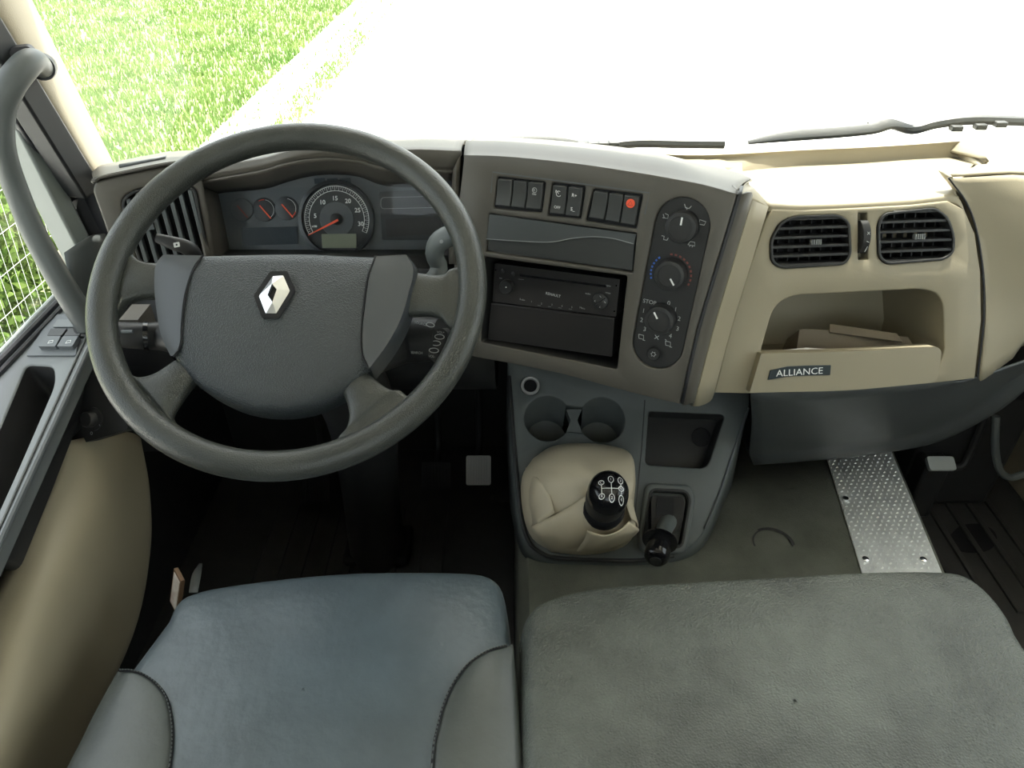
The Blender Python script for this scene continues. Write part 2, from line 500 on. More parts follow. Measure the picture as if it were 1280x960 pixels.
# dark door frame bars beside the pillar
ds = thing('trim_2', None, None, (-.7, 1.1, .8), kind='structure')
def bar(name, pa, pb, wv, th, m, parent, zt=1.93, zb=None):
    a = ext(pa, pb, zb if zb else pa.z); b = ext(pa, pb, zt)
    t = (b - a).normalized(); wv = V(wv); n_ = t.cross(wv).normalized() * th / 2
    vs = [p + s * wv / 2 + q * n_ for p in (a, b) for s in (-1, 1) for q in (-1, 1)]
    return obj(name, vs, [[0, 1, 3, 2], [4, 6, 7, 5], [0, 2, 6, 4], [1, 5, 7, 3], [0, 4, 5, 1], [2, 3, 7, 6]], m, parent, bevel=.004)
bar('door_seal', pY(106, 240, 1.10), pY(2, 72, 1.07), (.036, -.01, 0), .04, 'frame_dark', ds)
bar('seal_strip', pY(88, 250, 1.11), pY(10, 121, 1.085), (.02, -.01, 0), .03, 'seal_black', ds)
bar('frame_edge', pY(72, 252, 1.13), pY(8, 130, 1.105), (.018, -.006, 0), .03, 'frame_metal', ds)
bar('frame_inner', pY(93, 305, 1.07), pY(14, 150, 1.10), (.046, -.018, 0), .03, 'frame_light', ds, zb=.76)

# ================================================================== LEFT DOOR
door = thing('door_1', None, None, (-.68, .6, .4), kind='structure')
A = pX(75, 372, -.75); B = pZ(112, 440, .77); C = pZ(0, 690, .70)
DL = Pl(A, (B - A) - (C - B).normalized() * (B - A).dot((C - B).normalized()), B - C)
def dl3(x, y): return DL.l(x, y)
inner = [dl3(128, 400), dl3(110, 440), dl3(55, 560), dl3(0, 680), dl3(-60, 812)]
outer = [dl3(-240, 700), dl3(-60, 515), dl3(20, 430), dl3(92, 360)]
hole = rnd(DL.ls([(33, 456), (66, 458), (68, 480), (20, 590), (-30, 700), (-70, 690), (0, 535)]), [.012, .012, .02, .02, .02, .02, .02])
inner.append((inner[-1][0] + .01, inner[-1][1] - .45)); outer.insert(0, (outer[0][0] - .01, inner[-1][1]))
plate('ledge', DL, inner + outer, [hole], -.02, 0, 'door_grey', door, bevel=.004)
pocket('grab_pocket', DL, hole, -.002, -.07, 'black_plastic', door, k=.9)
gp = DL.ls([(10, 560), (20, 565), (-6, 600), (-18, 590)])
# bright ridge line along the inner edge
tube('ridge_trim', [DL.at(127, 402, .003), DL.at(109, 440, .004), DL.at(54, 560, .004), DL.at(-2, 682, .004), DL.at(-60, 812, .004)], .0045, 'grey_plastic', door, 8, 3)
tube('ridge_trim', [DL.at(116, 405, .001), DL.at(99, 440, .001), DL.at(44, 560, .001), DL.at(-14, 690, .001)], .0022, 'grab_grey', door, 8, 3)
box('pull_catch', DL.at(2, 577, -.03) - V((.03, .03, .01)), DL.at(2, 577, -.03) + V((.004, .01, .006)), 'grey_plastic', door)
# weather strips at the glass
tube('window_seal', [DL.at(88, 362, .006), DL.at(0, 452, .006), DL.at(-160, 612, .006)], .006, 'seal_black', door, 8)
tube('window_seal', [DL.at(78, 360, .009), DL.at(0, 441, .009), DL.at(-160, 601, .009)], .004, 'frame_metal', door, 8)
tube('window_seal', [DL.at(95, 366, .002), DL.at(0, 466, .002), DL.at(-160, 632, .002)], .005, 'seal_black', door, 8)
# undercut dark face and beige lower trim
i0 = [pD(*q, (DL.at(*q) - CP).dot(FW)) for q in ((128, 400), (110, 440), (55, 560), (0, 680), (-60, 812))]
edge = [pX(128, 480, -.66), pX(105, 530, -.662), pX(84, 557, -.662), pX(40, 640, -.66), pX(0, 724, -.655)]
loft('armrest_side', [[p + V((0, 0, -.004)) for p in i0], [(a + b) / 2 + V((-.006, 0, -.01)) for a, b in zip(i0, [edge[0], edge[1], edge[2], edge[3], edge[4] + V((0, -.15, 0))])], [edge[0], edge[1], edge[2], edge[3], edge[4] + V((0, -.15, 0))]], 'black_plastic', door, 4, 3, .004)
rowsL = [pX(82, 552, -.668), pX(62, 600, -.668), pX(40, 640, -.666), pX(0, 724, -.66), pX(-90, 900, -.65), pX(-200, 1090, -.645)]
rowsM = [pX(136, 541, -.642), pX(128, 610, -.616), pX(106, 665, -.604), pX(62, 760, -.588), pX(0, 930, -.572), pX(-80, 1100, -.58)]
rowsN = [pX(165, 541, -.648), pX(172, 620, -.625), pX(166, 690, -.612), pX(140, 790, -.60), pX(60, 960, -.585), pX(-10, 1110, -.575)]
rowsR = [pX(176, 550, -.66), pX(187, 610, -.636), pX(188, 690, -.624), pX(166, 795, -.612), pX(88, 960, -.597), pX(20, 1110, -.585)]
rowsS = [p + V((-.05, .03, -.02)) for p in rowsR]
loft('lower_trim', [rowsL, rowsM, rowsN, rowsR, rowsS], 'beige_plastic', door, 6, 5, .004)
# dark piece with the mirror adjuster
mp = Pl(pX(112, 525, -.645), (1, -.35, .05), (0, .55, .8))
plate('corner_cover', mp, rnd(mp.ls([(122, 452), (150, 465), (160, 537), (80, 561), (96, 500)]), .006), [], -.02, 0, 'black_plastic', door)
kc = mp.l(113, 524, .006)
lathe('mirror_knob', mp, kc, [(.018, 0), (.018, .003), (.0125, .004), (.012, .013), (.0105, .015)], 'black_plastic', door)
strokes('knob_mark', mp, [arcl((kc[0] - .014, kc[1] - .013), .002, 0, 200, 6), arcl((kc[0] + .002, kc[1] - .0215), .002, 0, 360, 10), arcl((kc[0] + .015, kc[1] - .008), .002, 0, 200, 6)], .0008, .0034, 'grey_print', door)
# front corner panel of the door, and the mouth of the window channel
loft('front_corner', [[pY(80, 316, 1.03), pY(112, 296, 1.06), pY(132, 292, 1.09)], [pY(84, 335, 1.02), pY(116, 325, 1.05), pY(140, 330, 1.08)], [pY(95, 370, 1.0), pY(116, 385, 1.02), pY(145, 385, 1.05)], [pY(100, 400, .98), pY(125, 420, .98), pY(150, 440, 1.0)]], 'grab_grey', door, 3, 3)
obj('jamb_filler', [pY(88, 262, 1.12), pY(104, 236, 1.12), pY(120, 226, 1.12), pY(150, 330, 1.09), pY(110, 345, 1.07), pY(92, 310, 1.09)], [[0, 1, 2, 3, 4, 5]], 'seal_black', door, smooth=False, solid=.01)
# window lift switches
psw = DL.ls([(68, 394), (104, 395), (104, 404), (96, 446), (33, 446)])
swp = thing('window_switch_panel', 'flat grey panel with four window buttons on the driver door ledge', 'switch panel', DL.at(70, 425))
plate('panel', DL, rnd(psw, .004), [], 0, .003, 'grey_plastic', swp)
plate('door_lock_button', DL, rnd(DL.ls([(72, 400), (106, 399), (102, 409), (66, 409)], .005), .002), [], .002, .006, 'door_grey', swp, bevel=.001)
for q in ([(64, 411), (84, 411), (77, 420), (59, 420)], [(87, 411), (106, 411), (99, 420), (80, 420)]):
    plate('window_button', DL, rnd(DL.ls(q, .006), .002), [], .002, .007, 'black_plastic', swp, bevel=.001)
for q in ([(58, 421), (77, 421), (70, 434), (48, 434)], [(80, 421), (99, 421), (91, 434), (72, 434)]):
    b_ = plate('window_button', DL, rnd(DL.ls(q, .008), .002), [], .002, .010, 'grey_plastic', swp, bevel=.0015)
    cx, cy = sum(p[0] for p in q) / 4, sum(p[1] for p in q) / 4
    c2_ = DL.l(cx, cy, .0101)
    strokes('window_symbol', DL, [[(c2_[0] - .004, c2_[1] - .002), (c2_[0] + .004, c2_[1] - .002), (c2_[0] + .003, c2_[1] + .003), (c2_[0] - .003, c2_[1] + .003), (c2_[0] - .004, c2_[1] - .002)]], .001, .0103, 'white_print', b_)
c2_ = DL.l(100, 403, .0061)
strokes('lock_symbol', DL, [arcl(c2_, .004, 0, 360, 12)], .001, .0063, 'white_print', swp)

# grab handle
gh = thing('grab_handle', 'thick grey tubular grab handle bolted to the beige windscreen pillar', 'grab handle', pY(100, 388, .98))
hp_ = [pY(52, 84, 1.085), pY(42, 76, 1.06), pY(30, 84, 1.04), pY(12, 108, 1.02), pY(1, 140, 1.01), pY(3, 185, 1.0), pY(18, 232, 1.0), pY(42, 290, .99), pY(70, 342, .98), pY(98, 388, .975), pY(112, 408, .975)]
tube('bar', hp_, [.015, .016, .0175, .018, .0175, .0165, .016, .0165, .0175, .0185, .019], 'grab_grey', gh, 20, 6)
lathe('foot', Pl(hp_[-1], (1, 0, 0), (0, .8, .6)), (0, 0), [(.026, -.012), (.026, 0), (.020, .008)], 'black_plastic', gh, 20)
lathe('head', Pl(hp_[0], (1, .4, 0), (0, .1, 1)), (0, 0), [(.017, -.02), (.018, -.005), (.017, .004)], 'seal_black', gh, 20)

# ================================================================== DASHBOARD SHELL
dash = thing('dashboard', 'long two-tone dashboard shell, dark grey at the driver and beige at the passenger', 'dashboard', (.1, 1.15, .45))
CPn = turned(25, 12, pD(690, 330, 1.0))            # centre panel turned to the driver
PF = turned(-4.6, 22, pD(1070, 360, 1.15))         # passenger face
LP = turned(-22, 12, pD(250, 275, 1.09))           # left vent panel
IC = turned(0, 24, pD(425, 270, 1.16))             # instrument faces

# --- centre panel with openings
tops = [(580, 194), (620, 195), (660, 198), (720, 204.5), (775, 212.5), (830, 221.5), (880, 231.5), (921, 243)]
outl = CPn.ls(tops + [(897, 322), (870, 412), (849, 505), (800, 494), (700, 467), (640, 455), (596, 447), (568, 440), (566, 380), (568, 300)])
bankq = [[(621.5, 220.5), (682, 227.5), (677, 266), (616.5, 260)], [(690, 228), (732, 232.5), (726, 273.5), (684, 269.5)], [(741.5, 235.5), (803.5, 243), (795, 286), (731.5, 276)]]
bankl = [rnd(CPn.ls(q), .003) for q in bankq]
lidl = rnd(CPn.ls([(611, 266.5), (796, 291.5), (791, 341.5), (606.5, 315)]), .003)
slotl = rnd(CPn.ls([(605, 321), (784, 345), (771, 462), (601, 428)]), .004)
ca, cb = CPn.l(852, 282), CPn.l(821.5, 431)
ax = (V(ca) - V(cb)); axn = ax.normalized(); per = V((axn.y, -axn.x))
def stad(r, n=16):
    out = []
    a0 = math.atan2(axn.y, axn.x)
    for i in range(n + 1): t = a0 + math.pi / 2 - math.pi * i / n; out.append((ca[0] + r * math.cos(t), ca[1] + r * math.sin(t)))
    for i in range(n + 1): t = a0 - math.pi / 2 - math.pi * i / n; out.append((cb[0] + r * math.cos(t), cb[1] + r * math.sin(t)))
    return out
climl = stad(.0345)
cpan = plate('center_panel', CPn, outl, bankl + [lidl, slotl, climl], -.03, 0, 'dark_plastic', dash, bevel=.002)
pocket('slot_frame', CPn, slotl, -.002, -.10, 'black_plastic', dash, k=.985)
# shallow groove around the switch banks, its lit edge painted as a grey ribbon
strokes('groove', CPn, [CPn.ls([(614, 241), (616, 215), (812, 241), (806, 268)])], .0016, .0004, 'grey_plastic', dash)
# rounded top of the centre panel
bk = [(587, 176.5), (630, 177.5), (668, 180), (725, 184.5), (785, 191), (840, 199.5), (892, 212), (937, 222)]
r0 = [CPn.at(x, y, 0) for x, y in tops]
r1 = [CPn.at(x, y - 2.5, -.008) for x, y in tops]
r3 = [pY(x, y, CPn.at(tx, ty).y + .16) for (x, y), (tx, ty) in zip(bk, tops)]
r2 = [b * .62 + c_ * .38 + V((0, 0, .011 if i_ < 6 else .005)) for i_, (b, c_) in enumerate(zip(r1, r3))]
loft('center_top', [r0, r1, r2, r3, [p + V((0, .12, -.03)) for p in r3]], 'dark_plastic', dash, 4, 4, .004)
# defroster / speaker outline on top
# right hand flank of the centre panel: dark strip then beige corner
fl0 = [CPn.at(x, y, 0) for x, y in ((921, 243), (897, 322), (870, 412), (849, 505))]
g1 = [CPn.at(x, y, -.028) for x, y in ((922, 243), (898.5, 322), (872, 412), (851, 506))]
loft('panel_flank', [[p + V((.002, .001, 0)) for p in fl0], [p + V((.012, .03, 0)) for p in fl0]], 'seal_black', dash, 3, 1)
s0 = [pY(x, y, CPn.at(bx, by).y + .004) for x, y, bx, by in ((925, 243, 921, 243), (901, 322, 897, 322), (873.5, 412, 870, 412), (853, 506.5, 849, 505))]
s1 = [p + V((.016, .006, 0)) for p in s0]
s2 = [pY(x, y, CPn.at(bx, by).y + .035) for x, y, bx, by in ((939, 252, 921, 243), (915, 331, 897, 322), (891, 412, 870, 412), (866, 508, 849, 505))]
loft('dark_corner_strip', [[p + V((-.002, .03, 0)) for p in s0], s0, s1, s2, [p + V((.004, .03, 0)) for p in s2]], 'dark_plastic', dash, 3, 3)
s3 = [pY(941, 250, s2[0].y + .004), pY(916.5, 331, s2[1].y + .004), pY(892.5, 412, s2[2].y + .004), pY(867.5, 508, s2[3].y + .004)]
s4 = [PF.at(960, 258, .003), PF.at(938, 331, .004), PF.at(913, 412, .004), PF.at(893, 489, .004)]
loft('beige_corner', [[p + V((-.002, .03, 0)) for p in s3], s3, [(a + b) / 2 + V((.006, -.008, 0)) for a, b in zip(s3, s4)], s4, [p + V((.004, .03, 0)) for p in s4]], 'beige_plastic', dash, 3, 3)
# little top cap over the corner

# --- passenger face
seam = [(1190, 231), (1206, 252), (1219, 288), (1226, 340), (1227, 400), (1219, 473)]
ptop = [(966, 262), (1000, 263), (1070, 260), (1140, 256), (1185, 251)]
pfo = PF.ls(ptop + [(1206, 262), (1219, 292), (1226, 340), (1227, 400), (1219, 473), (1170, 479), (1060, 488), (936, 492), (893, 491), (913, 412), (938, 331), (957, 275)])
vq = [[(962, 300), (974, 278), (992, 270), (1048, 268), (1062, 277), (1064, 318), (1056, 331), (976, 336), (963, 328)],
      [(1096, 280), (1104, 266), (1168, 259), (1184, 270), (1193, 294), (1192, 316), (1180, 325), (1108, 331), (1097, 322)]]
ventl = [rnd(PF.ls(q), .010) for q in vq]
thuml = rnd(PF.ls([(1073, 266), (1084, 266), (1085, 324), (1073, 325)]), .002)
openl = rnd(PF.ls([(952, 436), (965, 390), (975, 377), (993, 369), (1150, 361), (1170, 365), (1179, 378), (1181, 436), (1172, 466), (953, 476)]), [.002, .01, .01, .02, .02, .012, .012, .002, .002, .002])
plate('passenger_face', PF, pfo, ventl + [thuml, openl], -.02, 0, 'beige_plastic', dash, bevel=.0025)
pocket('open_tray', PF, openl, -.002, -.16, 'beige_plastic', dash, k=.93, dv=.02)
pocket('thumbwheel_slot', PF, thuml, -.001, -.02, 'beige_dark', dash)
# lip of the tray
lipq = [(951.5, 442), (1050, 440), (1172, 433.5), (1177, 439), (1174, 468), (1168, 478), (1060, 488.5), (937, 491)]
lipl = rnd(PF.ls(lipq, .016), [.002, .05, .006, .004, .006, .008, .05, .002])
plate('tray_lip', PF, lipl, [], -.012, .016, 'beige_plastic', dash, bevel=.004, seg=3)
# top cover on the passenger side with the tray wall
cx_ = [(958, 262), (1000, 263), (1070, 260), (1140, 256), (1188, 251), (1206, 262)]
def rowp(ys, Y): return [pY(x, y, Y) for x, y in ys]
q0 = [PF.at(x, y + 2, -.0035) for x, y in cx_]
q1 = [PF.at(x, y - 7, -.006) for x, y in cx_[:-1]] + [PF.at(1201, 251, -.006)]
q2 = [PF.at(x, y - 13, -.03) for x, y in [(952, 260)] + cx_[1:-1]] + [PF.at(1194, 239, -.02)]
q3 = rowp([(915, 222), (990, 222), (1070, 220), (1140, 216), (1185, 213), (1212, 211)], 1.22)
q4 = rowp([(880, 210), (985, 208), (1070, 204.5), (1140, 199.5), (1195, 197), (1226, 197)], 1.34)
top1 = loft('passenger_top', [q0, q1, q2, q3, q4], 'beige_plastic', dash, 4, 5, .002)
ce0 = [r0[-1], r1[-1], r2[-1], r3[-1], r3[-1] + V((0, .12, -.03))]
ce1 = [s2[0] + V((.001, 0, .002)), s2[0] + V((.004, .02, .008)), (r2[-1] + q2[0]) / 2 + V((0, 0, .004)), (r3[-1] + q3[0]) / 2, r3[-1] + V((.05, .2, -.05))]
ce2 = [s4[0], q1[0], q2[0], q3[0], q4[0]]
loft('corner_cap', [[p + V((.004, .002, -.003)) for p in ce0], ce1, ce2], 'beige_plastic', dash, 3, 3, .002)
tl = [(690, 187), (770, 192), (836, 197.5), (900, 197), (1000, 191.5), (1070, 188.5), (1140, 184.5), (1192, 181), (1204, 181.5), (1216, 190), (1228, 204)]
bl = [(690, 188), (775, 194), (888, 208), (920, 207.5), (1000, 206), (1070, 203), (1140, 198), (1190, 193), (1200, 193), (1210, 198), (1224, 206)]
ty = [1.17, 1.18, 1.20, 1.29, 1.345, 1.35, 1.35, 1.345, 1.335, 1.29, 1.24]
w1 = [pY(x, y, Y) for (x, y), Y in zip(bl, ty)]
w2 = [pY(x, y, Y + .006) for (x, y), Y in zip(tl, ty)]
w3 = [p + V((0, .012, .003)) for p in w2]
w4 = [V((p.x, 1.50, .868 + .03 * max(0, min(1, (p.x - .1) / .6)))) for p in w2]
loft('tray_wall', [[p + V((0, -.01, -.012)) for p in w1], w1, w2, w3, w4], 'beige_plastic', dash, 3, 3, .004)
# dash deck below everything, reaching the windscreen
loft('dash_deck', [[V((x, y, z + dz)) for x, dz in ((Lx, -.06), (-.55, -.05), (-.3, -.01), (.2, 0), (.6, 0), (Rx, 0))] for y, z in ((1.10, .880), (1.30, .880), (1.50, .868), (1.53, .85))], 'beige_plastic', dash, 2, 2, .006)
# right hand end of the dash, beyond the seam
se = [PF.at(x, y, -.006) for x, y in ((1184, 222), (1206, 252), (1219, 288), (1227, 340), (1228, 400), (1220, 473))]
en = [V((.86, 1.10, .98)), V((.88, 1.06, .945)), V((.90, 1.03, .90)), V((.92, 1.03, .84)), V((.92, 1.05, .78)), V((.91, 1.06, .705))]
e2 = [p + V((.35, .08, .02)) for p in en]
tb = [pY(1182, 218, 1.24)] ; 
loft('dash_end', [[p + V((.0, .03, 0)) for p in se], [p + V((.003, 0, 0)) for p in se], [p + V((.012, -.003, 0)) for p in se], [a * .5 + b * .5 + V((0, -.006, .004)) for a, b in zip(se, en)], en, e2], 'beige_plastic', dash, 4, 3, .004)
loft('dash_end_top', [[se[0] + V((.004, .004, -.001)), (se[0] + en[0]) / 2 + V((0, .002, .002)), en[0] + V((0, .006, -.001)), e2[0] + V((0, .006, -.001))], [pY(1222, 208, 1.26), V((.86, 1.27, .942)), V((.95, 1.28, .945)), V((1.24, 1.3, .95))], [pY(1215, 188, 1.40), V((.86, 1.5, .90)), V((.95, 1.5, .90)), V((1.24, 1.5, .90))]], 'beige_plastic', dash, 3, 4, .004)
tube('seam_gap', [p + V((.0015, -.001, 0)) for p in se[0:]], .0016, 'seal_black', dash, 6, 4)
# dark lower panel under the passenger face
lo0 = [PF.at(938, 491, -.004), PF.at(1000, 491, -.004), PF.at(1100, 484, -.004), PF.at(1180, 477, -.004), PF.at(1219, 473, -.004), V((1.0, 1.05, .72))]
lo1 = [pY(940, 530, 1.0), pY(1000, 532, 1.0), pY(1110, 524, 1.0), pY(1190, 503, 1.01), pY(1240, 475, 1.02), V((1.02, 1.07, .70))]
lo2 = [pY(937, 566, 1.04), pY(1010, 560, 1.04), pY(1095, 551, 1.04), pY(1160, 538, 1.05), pY(1235, 498, 1.06), pY(1290, 455, 1.08)]
lo3 = [pY(938, 572, 1.09), pY(1012, 567, 1.09), pY(1100, 557, 1.09), pY(1170, 542, 1.10), pY(1245, 503, 1.11), pY(1300, 455, 1.13)]
lo4 = [p + V((0, .35, -.02)) for p in lo3]
loft('lower_panel', [lo0, lo1, lo2, lo3, lo4], 'lower_grey', dash, 4, 4, .004)

box('sun_leak_block', (Lx, 1.20, .74), (Rx, 1.605, .78), 'black_plastic', dash, bevel=0)  # hidden boxes added inside the dash to block sun leaking through its gaps
box('sun_leak_block', (-.3, 1.16, .845), (Rx, 1.52, .86), 'black_plastic', dash, bevel=0)
box('sun_leak_block', (Lx, 1.06, .45), (-.665, 1.5, .76), 'black_plastic', dash, bevel=0)
box('sun_leak_block', (-.725, 1.10, .75), (-.655, 1.5, .82), 'seal_black', dash, bevel=0)
box('sun_leak_block', (.30, 1.02, .74), (.352, 1.3, .93), 'seal_black', dash, bevel=0)
box('sun_leak_block', (.0, 1.04, .80), (.31, 1.3, .93), 'seal_black', dash, bevel=0)
box('sun_leak_block', (.80, 1.10, .62), (Rx, 1.5, .885), 'black_plastic', dash, bevel=0)
obj('gap_filler', [pY(560, 181, 1.10), pY(610, 181, 1.10), pY(600, 340, 1.04), pY(555, 340, 1.04)], [[0, 1, 2, 3]], 'seal_black', dash, smooth=False, solid=.01)
# --- left vent panel
ltop = [(118, 226), (150, 218), (205, 207), (245, 203)]
vent_o = rnd(LP.ls([(150, 250), (168, 236), (244, 232), (262, 322), (214, 342), (174, 330)]), .012)
lpo = LP.ls([(116, 238), (120, 227), (150, 219.5), (205, 208.5), (238, 204), (252, 222), (262, 275), (272, 345), (205, 352), (165, 340), (138, 300)])
plate('driver_side_panel', LP, rnd(lpo, .006), [vent_o], -.02, 0, 'dark_plastic', dash, bevel=.003)
lt0 = [LP.at(x, y, 0) for x, y in ((117, 230), (122, 225), (150, 219), (205, 208), (242, 203))]
lt1 = [LP.at(x, y, -.006) for x, y in ((117, 226), (124, 219), (150, 214), (205, 203), (242, 199))]
lt2 = [pY(118, 218, 1.10), pY(130, 209, 1.14), pY(150, 204.5, 1.19), pY(215, 192, 1.22), pY(250, 190, 1.22)]
lt3 = [p + V((0, .05, -.09)) for p in lt2]
loft('driver_side_top', [lt0, lt1, lt2, lt3], 'dark_plastic', dash, 4, 4, .004)
loft('top_insert', [[lt1[i].lerp(lt2[i], t) + V((0, 0, .002)) for i in (2, 3)] for t in (.2, .95)], 'grey_plastic', dash, 3, 1, .003)
# --- instrument binnacle: lip, hood top, inner walls
E1 = [(238, 222), (262, 214), (325, 204), (355, 195.5), (390, 188.5), (420, 187.5), (450, 190), (485, 193), (525, 192), (576, 194)]
E2 = [(240, 231), (262, 224), (325, 212.5), (354, 204), (388, 198), (420, 197), (450, 200.5), (482, 209), (530, 211), (566, 213)]
EY = [1.06, 1.05, 1.035, 1.025, 1.02, 1.02, 1.02, 1.015, 1.01, 1.0]
e1 = [pY(x, y, Y) for (x, y), Y in zip(E1, EY)]
e2_ = [pY(x, y, Y + .004) for (x, y), Y in zip(E2, EY)]
e0 = [p + V((0, .02, .004)) for p in e1]
em = [p + V((0, .15, -.025)) for p in e1]
eb = [V((p.x, 1.42, .92)) for p in e1]
loft('instrument_hood', [e2_, e1, e0, em, eb], 'dark_plastic', dash, 4, 4, .004, angle=60)
IC_T = [(272, 240), (285, 238), (330, 234), (356, 226), (388, 218), (420, 216), (450, 219), (482, 230), (530, 232), (566, 232)]
it = [IC.at(x, y, 0) for x, y in IC_T]
loft('hood_underside', [e2_, [(a + b) / 2 + V((0, 0, .004)) for a, b in zip(e2_, it)], it], 'dark_plastic', dash, 4, 2, .003)
lw = [[pY(238, 229, 1.06), IC.at(272, 238)], [pY(248, 275, 1.03), IC.at(281, 280)], [pY(259, 322, 1.0), IC.at(290, 330)]]
loft('binnacle_left_wall', lw, 'dark_plastic', dash, 3, 3, .004)
rw = [[pY(576, 194, 1.0), pY(566, 213, 1.004), IC.at(566, 232)], [pY(574, 250, .985), pY(564, 260, .99), IC.at(562, 262)], [pY(571, 330, .96), pY(562, 330, .97), IC.at(560, 330)]]
loft('binnacle_right_wall', rw, 'dark_plastic', dash, 2, 3, .004)
# driver knee panel, dark
loft('knee_panel', [[V((x, y, z)) for x in (-.70, -.45, -.2, -.03)] for y, z in ((1.05, .80), (1.03, .74), (1.06, .62), (1.20, .50), (1.4, .44))], 'black_plastic', dash, 2, 3, .004)
loft('lower_binnacle', [[IC.at(275, 312), IC.at(380, 312), IC.at(480, 312), IC.at(570, 312)], [pY(262, 330, 1.02), pY(380, 332, 1.0), pY(480, 332, 1.0), pY(570, 340, .98)], [pY(255, 375, 1.02), pY(380, 375, 1.0), pY(480, 375, 1.0), pY(572, 400, .97)], [pY(250, 430, 1.05), pY(380, 440, 1.03), pY(480, 440, 1.03), pY(572, 440, .99)]], 'black_plastic', dash, 3, 3, .004)

# ================================================================== INSTRUMENT CLUSTER
ic = thing('instrument_cluster', 'instrument cluster with white-ringed rev counter and red needles behind the steering wheel', 'instrument cluster', IC.at(425, 318))
plate('face', IC, IC.ls([(270, 232), (330, 226), (390, 212), (450, 212), (490, 224), (570, 226), (568, 330), (285, 330)]), [], -.012, 0, 'cluster_grey', ic, bevel=0)
GC = IC.l(421.5, 274)
gs = IC.sc(421, 274)
gr = 43 * gs
lathe('dial_bezel', IC, GC, [(gr + .006, 0), (gr + .005, .008), (gr, .009), (gr - .001, .002)], 'dial_black', ic, 48)
dial = lathe('dial', IC, GC, [(gr, .001), (gr, .0025)], 'dial_black', ic, 48)
lathe('dial_center', IC, GC, [(gr * .50, .002), (gr * .49, .0035)], 'cluster_grey', ic, 40)
lathe('needle_hub', IC, GC, [(gr * .17, .003), (gr * .16, .010), (gr * .10, .012)], 'black_plastic', ic, 24)
strokes('scale_ring', IC, [arcl(GC, gr * .80, -25, 207, 50), arcl(GC, gr * .93, -25, 207, 50)], .0009, .0028, 'white_print', dial)
tk = []
for i in range(61):
    a = R(207 - 232 * i / 60); r0_, r1_ = (gr * .80, gr * .93) if i % 2 == 0 else (gr * .86, gr * .93)
    tk.append([(GC[0] + r * math.cos(a), GC[1] + r * math.sin(a)) for r in (r0_, r1_)])
strokes('scale_ticks', IC, tk, .0005, .0029, 'white_print', dial)
for s, (x, y) in (('5', (394, 270)), ('10', (403, 253)), ('15', (418.6, 248)), ('20', (435, 251.5)), ('25', (447, 263)), ('30', (451, 280)), ('x100', (393, 283))):
    text('dial_number', s, IC, IC.l(x, y, .003), (.0095 if s != 'x100' else .004), .003, 'white_print', dial, bold=.0002)
a_, b_ = V(IC.l(425, 275)), V(IC.l(388, 294))
t_ = (b_ - a_).normalized(); nn = V((-t_.y, t_.x))
nv_ = [a_ + nn * .0018, a_ - nn * .0018, b_ - nn * .0006, b_ + nn * .0006]
plate('needle', IC, [(p.x, p.y) for p in nv_], [], .0115, .0135, 'needle_red', ic, bevel=0)
plate('trip_display', IC, rnd(IC.ls([(402.5, 292.5), (446, 292), (446, 310), (403.5, 310)]), .001), [], .002, .004, 'lcd', ic, bevel=.0005)
for (x, y, r_, br) in ((303, 262, 13.5, 0), (331, 262, 14.5, 1), (358.5, 260.5, 14.5, 1)):
    c_ = IC.l(x, y); rr = r_ * gs
    g = lathe('small_dial', IC, c_, [(rr, 0), (rr, .002), (rr * .93, .0025)], 'dial_black' if br else 'cluster_grey', ic, 32)
    if br:
        strokes('small_scale', IC, [arcl(c_, rr * .82, -60, 80, 18)], .0006, .003, 'white_print', g)
        strokes('red_scale', IC, [arcl(c_, rr * .82, 85, 120, 6) if x < 340 else arcl(c_, rr * .82, -60, -20, 6)], .0012, .0031, 'red_print', g)
    strokes('small_needle', IC, [[(c_[0] - rr * .35, c_[1] + rr * .35), (c_[0] + rr * .55, c_[1] - rr * .75)]], .0022, .0045, 'needle_red' if br else 'dim_red_print', g)
plate('message_display', IC, rnd(IC.ls([(302, 285), (372, 283), (373, 305), (304, 307)]), .001), [], 0, .002, 'lcd_dark', ic, bevel=.0005)
wl_ = plate('warning_panel', IC, rnd(IC.ls([(474, 240), (560, 236), (560, 300), (478, 300)]), .003), [], 0, .002, 'dial_black', ic, bevel=.001)
strokes('lamp_outline', IC, [rnd(IC.ls([(476, 247), (556, 245), (556, 259), (476, 261)], .0025), .006) + [rnd(IC.ls([(476, 247), (556, 245), (556, 259), (476, 261)], .0025), .006)[0]]], .0007, .0025, 'grey_print', wl_)
plate('lamp_strip', IC, rnd(IC.ls([(482, 274), (552, 270), (552, 292), (484, 296)]), .001), [], .002, .003, 'radio_black', ic, bevel=.0004)
for x0 in (393, 409, 425):
    plate('warning_window', IC, rnd(IC.ls([(x0, 223.5), (x0 + 13, 222.5), (x0 + 14, 229), (x0 + 1, 230)]), .001), [], 0, .003, 'lcd_dark', ic, bevel=.0005)
obj('cover_lens', [IC.at(272, 238, .03), IC.at(562, 228, .03), IC.at(562, 325, .018), IC.at(288, 325, .018)], [[0, 1, 2, 3]], 'lens_glass', ic, smooth=False)

